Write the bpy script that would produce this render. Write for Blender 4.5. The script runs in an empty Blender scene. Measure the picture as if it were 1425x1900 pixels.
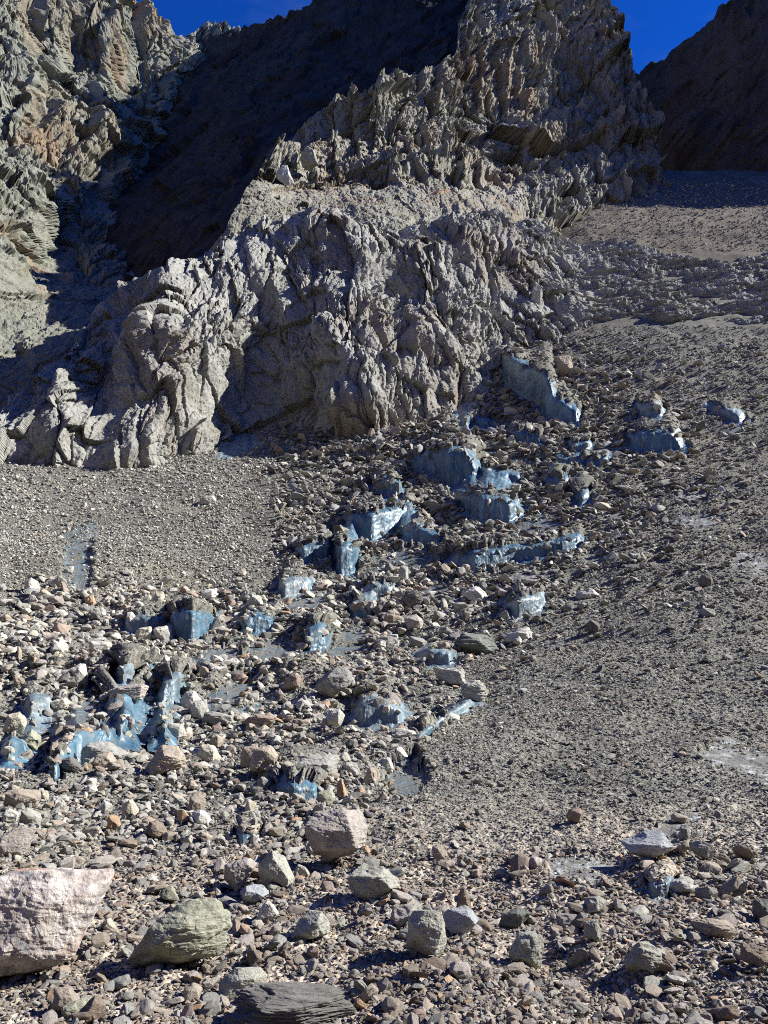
import bpy, bmesh, math, random
import numpy as np
from mathutils import Vector, Euler
F32 = np.float32
rad = math.radians
SC = bpy.context.scene
COL = SC.collection
random.seed(11); RNG = np.random.default_rng(11)

# ------------------------------------------------------------------ camera, sky, sun
FPX, PITCH, EYE = 1435.0, rad(12.0), 2.2            # focal length in photo pixels, tilt, eye height
cam = bpy.data.cameras.new('camera'); camo = bpy.data.objects.new('camera', cam); COL.objects.link(camo)
cam.sensor_fit = 'VERTICAL'; cam.sensor_height = 24; cam.lens = FPX / 1900 * 24
cam.clip_start = .1; cam.clip_end = 5000
camo.location = (0, 0, EYE); camo.rotation_euler = (rad(90) + PITCH, 0, 0)
SC.camera = camo
SUN_EL, SUN_AZ = rad(36), rad(6)                    # azimuth from +x (right of view) towards +y (away)
S = Vector((math.cos(SUN_EL) * math.cos(SUN_AZ), math.cos(SUN_EL) * math.sin(SUN_AZ), math.sin(SUN_EL)))
w = bpy.data.worlds.new('World'); SC.world = w; w.use_nodes = True
nt = w.node_tree; bg = nt.nodes['Background']
sky = nt.nodes.new('ShaderNodeTexSky'); sky.sky_type = 'NISHITA'; sky.sun_disc = False
sky.sun_elevation = SUN_EL; sky.sun_rotation = rad(90) - SUN_AZ
sky.altitude = 3200; sky.air_density = 1.0; sky.dust_density = 0.0; sky.ozone_density = 4.0
# thin high cloud
tc = nt.nodes.new('ShaderNodeTexCoord'); mp = nt.nodes.new('ShaderNodeMapping'); mp.inputs['Scale'].default_value = (3, 3, 9)
cn = nt.nodes.new('ShaderNodeTexNoise'); cn.inputs['Scale'].default_value = 3.0; cn.inputs['Detail'].default_value = 8; cn.inputs['Roughness'].default_value = .62
cr = nt.nodes.new('ShaderNodeMapRange'); cr.inputs[1].default_value = .50; cr.inputs[2].default_value = .85; cr.inputs[4].default_value = .10
cm = nt.nodes.new('ShaderNodeMixRGB'); cm.inputs[2].default_value = (3.4, 4.4, 6.0, 1)
L = nt.links.new
L(tc.outputs['Generated'], mp.inputs[0]); L(mp.outputs[0], cn.inputs['Vector']); L(cn.outputs['Fac'], cr.inputs[0])
sm = nt.nodes.new('ShaderNodeMixRGB'); sm.blend_type = 'MULTIPLY'; sm.inputs[0].default_value = 1; sm.inputs[2].default_value = (.08, .66, 1.90, 1)   # deep polarised blue of high mountains
L(cr.outputs[0], cm.inputs[0]); L(sky.outputs[0], sm.inputs[1]); L(sm.outputs[0], cm.inputs[1]); L(cm.outputs[0], bg.inputs[0])
bg.inputs[1].default_value = 0.05
sl = bpy.data.lights.new('sun', 'SUN'); sl.energy = 5.0; sl.angle = rad(.5); sl.color = (1, .975, .89)
so = bpy.data.objects.new('sun', sl); COL.objects.link(so); so.rotation_euler = S.to_track_quat('Z', 'Y').to_euler(); so.location = (60, 0, 80)
SC.view_settings.view_transform = 'Standard'; SC.view_settings.look = 'None'
SC.view_settings.exposure = 1.1; SC.view_settings.gamma = 1; SC.view_settings.use_curve_mapping = False
SC.cycles.max_bounces = 4; SC.cycles.diffuse_bounces = 1; SC.cycles.use_denoising = False; SC.cycles.filter_width = 1.0

# ------------------------------------------------------------------ noise
PERM = np.random.RandomState(5).permutation(256).astype(np.int32)
GV = np.random.RandomState(6).normal(size=(256, 3)); GV = (GV / np.linalg.norm(GV, axis=1)[:, None]).astype(F32)
HV = np.random.RandomState(7).rand(256, 4).astype(F32)
def perlin(x, y, z, s=0):
    x = np.asarray(x, F32) + F32(17.31 * s); y = np.asarray(y, F32) + F32(9.17 * s); z = np.asarray(z, F32) + F32(3.7 * s)
    xi, yi, zi = np.floor(x), np.floor(y), np.floor(z)
    xf, yf, zf = x - xi, y - yi, z - zi
    xi, yi, zi = xi.astype(np.int32) & 255, yi.astype(np.int32) & 255, zi.astype(np.int32) & 255
    u = xf * xf * xf * (xf * (xf * 6 - 15) + 10); v = yf * yf * yf * (yf * (yf * 6 - 15) + 10); t = zf * zf * zf * (zf * (zf * 6 - 15) + 10)
    out = 0
    for dx in (0, 1):
        wx = u if dx else 1 - u
        px = PERM[(xi + dx) & 255]
        for dy in (0, 1):
            wy = wx * (v if dy else 1 - v)
            py = PERM[(px + yi + dy) & 255]
            for dz in (0, 1):
                h = PERM[(py + zi + dz) & 255]
                out = out + wy * (t if dz else 1 - t) * (GV[h, 0] * (xf - dx) + GV[h, 1] * (yf - dy) + GV[h, 2] * (zf - dz))
    return out * F32(1.5)
def fbm(x, y, z, oct=4, s=0, gain=.5):
    o = 0; a = 1.; f = 1.
    for k in range(oct):
        o = o + F32(a) * perlin(x * F32(f), y * F32(f), z * F32(f), s + 1.7 * k); a *= gain; f *= 2.03
    return o
def ridged(x, y, z, oct=3, s=0, gain=.5):
    o = 0; a = 1.; f = 1.
    for k in range(oct):
        o = o + F32(a) * (1 - 2 * np.abs(perlin(x * F32(f), y * F32(f), z * F32(f), s + 2.3 * k))); a *= gain; f *= 2.1
    return o
def facets(a, b, s=0, tilt=1.0, off=.4):
    """broken rock: cells on the face, each with its own height and tilt; returns height, distance to the crack"""
    a = np.asarray(a, F32) + F32(13.7 * s); b = np.asarray(b, F32) + F32(5.3 * s)
    ia, ib = np.floor(a).astype(np.int32), np.floor(b).astype(np.int32)
    f1 = np.full(a.shape, 9, F32); f2 = f1.copy(); h1 = np.zeros(a.shape, F32)
    for da in (-1, 0, 1):
        for db in (-1, 0, 1):
            h = PERM[(PERM[(ia + da) & 255] + ib + db) & 255]
            ox = (ia + da) + HV[h, 0] - a; oy = (ib + db) + HV[h, 1] - b
            d = ox * ox + oy * oy
            val = F32(off) * (HV[h, 2] - .5) - F32(tilt) * (ox * (HV[(h * 7 + 3) & 255, 3] - .5) + oy * (HV[(h * 5 + 9) & 255, 2] - .5)) * 2
            m = d < f1
            f2 = np.where(m, f1, np.minimum(f2, d)); h1 = np.where(m, val, h1); f1 = np.where(m, d, f1)
    return h1, np.sqrt(f2) - np.sqrt(f1)
def saw(t, x, y, z, lam, s=0):
    """jointed rock: faces that lean one way and break off along steps; wandering and fading so that no step runs through"""
    t = t / F32(lam) + F32(.5) * perlin(x / (3.2 * lam), y / (3.2 * lam), z / (3.2 * lam), s) + F32(.16) * perlin(x / lam, y / lam, z / lam, s + 1)
    k = np.floor(t); fr = t - k; v = np.where(fr < .12, fr / .12, 1 - (fr - .12) / .88) - .5
    am = HV[PERM[(k.astype(np.int32) + 31 * s) & 255], 1] * .8 + .4
    return F32(lam) * v * am * sstep(-.35, .25, perlin(x / (2.2 * lam), y / (2.2 * lam), z / (2.2 * lam), s + 2))
def sstep(a, b, x):
    t = np.clip((x - a) / (b - a), 0, 1); return t * t * (3 - 2 * t)

# ------------------------------------------------------------------ view rays and depth fields
CP, SP = math.cos(PITCH), math.sin(PITCH)
def place(X, Y, d):
    """the point at forward distance d in the direction the photograph shows at (X, Y)"""
    cx = (X - 712.5) / FPX; cy = (950 - Y) / FPX
    fy = CP - SP * cy
    k = d / fy
    return np.stack([cx * k, d + 0 * k, EYE + (SP + CP * cy) * k], -1).astype(F32)
class Field:
    """thin plate interpolation of log distance through a few surveyed points"""
    def __init__(self, pts):
        p = np.array(pts, float); self.c = p[:, :2] / 500.; n = len(p)
        A = np.zeros((n + 3, n + 3)); A[:n, :n] = self.k(self.c, self.c) + np.eye(n) * 1e-4; A[:n, n] = 1; A[:n, n + 1:] = self.c
        A[n:, :n] = A[:n, n:].T
        self.wt = np.linalg.solve(A, np.r_[np.log(p[:, 2]), 0, 0, 0])
    @staticmethod
    def k(a, b):
        r2 = ((a[:, None, :] - b[None]) ** 2).sum(-1); return .5 * r2 * np.log(r2 + 1e-9)
    def raw(self, X, Y):
        q = np.stack([np.ravel(X), np.ravel(Y)], -1) / 500.; n = len(self.c)
        return (self.k(q, self.c) @ self.wt[:n] + self.wt[n] + q @ self.wt[n + 1:]).reshape(np.shape(X))
    def __call__(self, X, Y):                        # coarse solve, then bilinear
        st = 12.; x0, x1, y0, y1 = X.min() - st, X.max() + st, Y.min() - st, Y.max() + st
        gx, gy = np.arange(x0, x1 + st, st), np.arange(y0, y1 + st, st)
        G = self.raw(*np.meshgrid(gx, gy))
        return np.exp(bil(G, (X - x0) / st, (Y - y0) / st))
def bil(G, i, j):
    """bilinear sample, i along columns, j along rows"""
    i = np.clip(i, 0, G.shape[1] - 1.001); j = np.clip(j, 0, G.shape[0] - 1.001)
    a, b = i.astype(int), j.astype(int); u, v = i - a, j - b
    if G.ndim == 3: u, v = u[..., None], v[..., None]
    return (G[b, a] * (1 - u) + G[b, a + 1] * u) * (1 - v) + (G[b + 1, a] * (1 - u) + G[b + 1, a + 1] * u) * v
def normals(P):
    du = np.gradient(P, axis=1); dv = np.gradient(P, axis=0)
    n = np.cross(dv, du); n /= np.linalg.norm(n, axis=-1, keepdims=True) + 1e-12
    tocam = np.array([0, 0, EYE]) - P
    sgn = np.sign((n * tocam).sum(-1, keepdims=True)); sgn[sgn == 0] = 1
    return (n * sgn).astype(F32)
def blur(P, n):
    for _ in range(n):
        Q = P.copy(); Q[1:-1] = (P[:-2] + 2 * P[1:-1] + P[2:]) / 4; P = Q.copy(); P[:, 1:-1] = (Q[:, :-2] + 2 * Q[:, 1:-1] + Q[:, 2:]) / 4
    return P
def grid_mesh(name, P, mat, keep=None, props=None, smooth=True):
    r, c = P.shape[:2]; idx = np.arange(r * c).reshape(r, c)
    q = np.stack([idx[:-1, :-1], idx[1:, :-1], idx[1:, 1:], idx[:-1, 1:]], -1).reshape(-1, 4)
    V = P.reshape(-1, 3)
    if keep is not None:
        k = keep.reshape(-1); q = q[k[q].any(1)]
        used = np.zeros(len(V), bool); used[q.ravel()] = True; mp_ = np.cumsum(used) - 1; V = V[used]; q = mp_[q]
    me = raw_mesh(name, V, q, mat, smooth)
    o = bpy.data.objects.new(name, me); COL.objects.link(o)
    for k_, v_ in (props or {}).items(): o[k_] = v_
    return o
def raw_mesh(name, V, q, mat, smooth):
    me = bpy.data.meshes.new(name); m, k = q.shape
    me.vertices.add(len(V)); me.vertices.foreach_set('co', np.ascontiguousarray(V, F32).ravel())
    me.loops.add(m * k); me.loops.foreach_set('vertex_index', np.ascontiguousarray(q, np.int32).ravel())
    me.polygons.add(m); me.polygons.foreach_set('loop_start', np.arange(0, m * k, k, dtype=np.int32)); me.polygons.foreach_set('loop_total', np.full(m, k, np.int32))
    me.polygons.foreach_set('use_smooth', np.full(m, smooth)); me.update(calc_edges=True)
    if mat: me.materials.append(mat)
    return me

# ------------------------------------------------------------------ materials
class NB:
    def __init__(self, name):
        self.m = bpy.data.materials.new(name); self.m.use_nodes = True; self.t = self.m.node_tree
        self.b = self.t.nodes['Principled BSDF']
    def n(self, typ, ins=None, **kw):
        x = self.t.nodes.new(typ)
        for k, v in kw.items(): setattr(x, k, v)
        for k, v in (ins or {}).items():
            if hasattr(v, 'is_linked'): self.t.links.new(v, x.inputs[k])
            else: x.inputs[k].default_value = v
        return x
    def noise(self, vec, scale, detail=6, rough=.6, dist=0.):
        return self.n('ShaderNodeTexNoise', {'Vector': vec, 'Scale': scale, 'Detail': detail, 'Roughness': rough, 'Distortion': dist}).outputs['Fac']
    def ramp(self, fac, stops, interp='LINEAR'):
        x = self.n('ShaderNodeValToRGB', {'Fac': fac}); e = x.color_ramp; e.interpolation = interp
        while len(e.elements) < len(stops): e.elements.new(.5)
        for el, (p, c) in zip(e.elements, stops): el.position = p; el.color = (*c, 1) if len(c) == 3 else c
        return x.outputs[0]
    def mix(self, fac, a, b, mode='MIX'):
        x = self.n('ShaderNodeMixRGB', blend_type=mode)
        for k, v in ((0, fac), (1, a), (2, b)):
            if hasattr(v, 'is_linked'): self.t.links.new(v, x.inputs[k])
            else: x.inputs[k].default_value = (*v, 1) if isinstance(v, tuple) else v
        return x.outputs[0]
    def rng(self, v, a, b, c=0., d=1.):
        return self.n('ShaderNodeMapRange', {0: v, 1: a, 2: b, 3: c, 4: d}).outputs[0]
    def mapping(self, vec, scale=(1, 1, 1), rot=(0, 0, 0)):
        return self.n('ShaderNodeMapping', {'Vector': vec, 'Scale': scale, 'Rotation': rot}).outputs[0]
    def bump(self, h, strength, dist, nrm=None):
        x = self.n('ShaderNodeBump', {'Height': h, 'Strength': strength, 'Distance': dist})
        if nrm is not None: self.t.links.new(nrm, x.inputs['Normal'])
        return x.outputs[0]
    def out(self, col, rough=.9, nrm=None, spec=.25):
        for k, v in (('Base Color', col), ('Roughness', rough), ('Normal', nrm), ('Specular IOR Level', spec)):
            if v is None: continue
            if hasattr(v, 'is_linked'): self.t.links.new(v, self.b.inputs[k])
            else: self.b.inputs[k].default_value = (*v, 1) if isinstance(v, tuple) else v
        return self.m

def rock_material(name, base, warm, dark, pale, dust, sc, rot=(0, 0, 0), stretch=(1, 1, .35), dust_amt=.8):
    b = NB(name); g = b.n('ShaderNodeNewGeometry'); p = g.outputs['Position']
    big = b.noise(p, .045 * sc, 5, .6, .6); mid = b.noise(p, .22 * sc, 6, .65, .4)
    st = b.mapping(p, stretch, rot); streak = b.noise(st, .9 * sc, 7, .7, .3); fine = b.noise(p, 3.2 * sc, 6, .75)
    c = b.mix(b.rng(mid, .35, .65), base, pale)
    c = b.mix(b.rng(big, .52, .66, 0, .85), c, warm)
    c = b.mix(b.rng(streak, .52, .72, 0, .75), c, dark)
    c = b.mix(b.rng(fine, .38, .62, 0, .6), c, b.mix(1, c, (.5, .5, .5), 'MULTIPLY'))
    nz = b.n('ShaderNodeSeparateXYZ', {0: g.outputs['Normal']}).outputs[2]
    nzn = b.n('ShaderNodeMath', {0: nz, 1: b.rng(mid, .2, .8, -.18, .18)}, operation='ADD').outputs[0]
    c = b.mix(b.rng(nzn, .55, .85, 0, dust_amt), c, dust)
    n1 = b.bump(b.noise(st, 2.0 * sc, 9, .78, .3), .6, .6 / sc)
    n2 = b.bump(b.noise(p, 7 * sc, 6, .8), .6, .15 / sc, n1)
    return b.out(c, .95, n2, .1)
M_LOW = rock_material('weathered grey rock', (.325, .325, .285), (.28, .235, .19), (.17, .16, .14), (.44, .43, .405), (.35, .355, .315), 1.0)
M_SPUR = rock_material('banded brown rock', (.29, .27, .215), (.34, .25, .17), (.12, .108, .09), (.38, .37, .31), (.35, .36, .305), 1.0, (0, .7, 0), (1, 1, .3))
M_FACE = rock_material('shade darkened rock', (.04, .038, .036), (.05, .038, .032), (.018, .0175, .017), (.085, .083, .08), (.065, .065, .062), .6, (0, -.7, 0), (1, 1, .3))  # shade of the face turned from the sun is put into this near-black colour
M_FAR = rock_material('greenish rock', (.23, .235, .19), (.32, .225, .145), (.11, .105, .092), (.29, .295, .25), (.27, .27, .225), .6)
M_RIDGE = rock_material('shade darkened maroon slate', (.075, .063, .055), (.095, .063, .048), (.03, .026, .024), (.125, .11, .098), (.09, .082, .075), .5, (0, .75, 0), (1, 1, .2))  # maroon rock, colour lowered further to deepen the ridge's shadow

def debris_material():
    b = NB('glacial debris'); g = b.n('ShaderNodeNewGeometry'); p = g.outputs['Position']
    sep = b.n('ShaderNodeSeparateXYZ', {0: p})
    big = b.noise(p, .06, 5, .6, .5); mid = b.noise(p, .5, 6, .7, .3)
    dist = b.rng(sep.outputs[1], 9, 14)                     # tan silt in front, grey grit on the glacier
    near = b.ramp(mid, [(.3, (.32, .265, .215)), (.7, (.46, .405, .35))])
    farc = b.ramp(mid, [(.3, (.15, .147, .13)), (.7, (.24, .236, .21))])
    c = b.mix(dist, near, farc)
    c = b.mix(b.rng(sep.outputs[1], 100, 140, 0, .85), c, (.175, .145, .115))
    c = b.mix(b.rng(big, .54, .7, 0, .6), c, (.30, .27, .21))
    sk = b.noise(b.mapping(p, (.55, .07, .05), (0, 0, .25)), 1.0, 6, .65, .3)          # sorted stone streaks down the slope
    c = b.mix(b.n('ShaderNodeMath', {0: b.rng(sk, .45, .62, 0, .55), 1: dist}, operation='MULTIPLY').outputs[0], c, b.mix(1, c, (.62, .62, .63), 'MULTIPLY'))
    vo = b.n('ShaderNodeTexVoronoi', {'Vector': p, 'Scale': 9.0}); vo2 = b.n('ShaderNodeTexVoronoi', {'Vector': p, 'Scale': 24.0})
    grit = b.mix(.5, vo.outputs['Color'], vo2.outputs['Color']); gb = b.n('ShaderNodeRGBToBW', {0: grit}).outputs[0]
    c = b.mix(1, c, b.ramp(gb, [(.2, (.55, .55, .55)), (.8, (1.3, 1.28, 1.22))]), 'MULTIPLY')
    n1 = b.bump(vo.outputs['Distance'], .9, .06); n2 = b.bump(vo2.outputs['Distance'], .9, .025, n1)
    n3 = b.bump(b.noise(p, 40, 5, .8), .6, .012, n2)
    return b.out(c, .95, n3, .15)
M_DEBRIS = debris_material()

def stone_material():
    b = NB('loose stone'); a = b.n('ShaderNodeAttribute', attribute_type='INSTANCER', attribute_name='col').outputs['Color']
    t = b.n('ShaderNodeTexCoord'); oi = b.n('ShaderNodeObjectInfo').outputs['Random']
    off = b.n('ShaderNodeVectorMath', {0: t.outputs['Generated'], 1: b.n('ShaderNodeCombineXYZ', {0: b.rng(oi, 0, 1, 0, 40)}).outputs[0]}, operation='ADD').outputs[0]
    f = b.noise(off, 5, 6, .7, .4); f2 = b.noise(b.mapping(off, (1, 1, 4), (.4, .3, 0)), 4, 7, .7, .5)
    c = b.mix(1, a, b.ramp(f, [(.3, (.72, .70, .68)), (.7, (1.18, 1.17, 1.15))]), 'MULTIPLY')
    c = b.mix(b.rng(f2, .55, .75, 0, .5), c, b.mix(1, c, (.55, .50, .46), 'MULTIPLY'))
    n1 = b.bump(f2, .6, .05); n2 = b.bump(b.noise(off, 26, 5, .8), .5, .02, n1)
    return b.out(c, .9, n2, .2)
M_STONE = stone_material()

def ice_material(name, deep, pale, grit):
    b = NB(name); g = b.n('ShaderNodeNewGeometry'); p = g.outputs['Position']
    st = b.mapping(p, (1, .5, .22)); f = b.noise(st, 1.5, 7, .62, .6); f2 = b.noise(b.mapping(p, (1, .6, .15)), 2.6, 6, .7, .4); d = b.noise(p, 2.2, 9, .8, .6)
    c = b.mix(b.rng(f, .36, .64), deep, pale)
    c = b.mix(b.rng(f2, .57, .70, 0, .8), c, (.62, .68, .72))
    c = b.mix(b.rng(d, *((.49, .60) if 'white' not in name and 'glaze' not in name else (.34, .50) if 'white' in name else (.40, .54)), 0, grit), c, (.15, .145, .13))
    n = b.bump(f2, .4, .1, b.bump(f, .6, .3))
    m = b.out(c, b.rng(d, .3, .7, .25, .6) if 'white' not in name else .75, n, .5 if 'white' not in name else .2)
    b.b.inputs['Subsurface Weight'].default_value = 0.0
    return m
M_ICE = ice_material('blue glacier ice', (.012, .068, .125), (.115, .215, .285), .6)
M_ICEG = ice_material('grey dirty ice', (.05, .10, .135), (.25, .32, .36), .8)
M_ICEW = ice_material('white frosted ice', (.30, .345, .37), (.62, .66, .68), .97)

# ------------------------------------------------------------------ the glacier and its ice walls
GL = []
for Y, ds in {2150: (4.0,) * 7, 2000: (4.8,) * 7, 1900: (5.6,) * 7, 1750: (7.15,) * 7, 1650: (8.8,) * 7, 1600: (10, 10, 10, 10, 9.9, 9.6, 9.4),
              1500: (12.4, 12.8, 13.4, 13.5, 12.9, 12.2, 11.8), 1400: (16.4, 17.4, 18.4, 18.5, 17.1, 15.8, 14.8), 1300: (21.5, 23.3, 24.8, 25, 22.5, 20.3, 18.8),
              1200: (28, 30.5, 32.5, 33, 29.2, 25.8, 23.6), 1100: (35, 39, 42, 42.5, 37.2, 32.6, 29.6), 1000: (45, 50, 54, 54, 46.8, 40.6, 36.5),
              900: (58, 65, 70, 68, 58.6, 50.5, 45.5), 800: (76, 86, 92, 84, 73, 63, 56.5), 700: (0, 0, 135, 116, 92, 78, 70), 620: (0, 0, 0, 150, 109, 94, 84),
              500: (0, 0, 0, 0, 138, 122, 108), 420: (0, 0, 0, 0, 162, 147, 130), 350: (0, 0, 0, 0, 194, 180, 160), 300: (0, 0, 0, 0, 225, 212, 195)}.items():
    GL += [(X, Y, d) for X, d in zip((-350, 0, 350, 700, 1060, 1425, 1775), ds) if d]
GFIELD = Field(GL)

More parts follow.
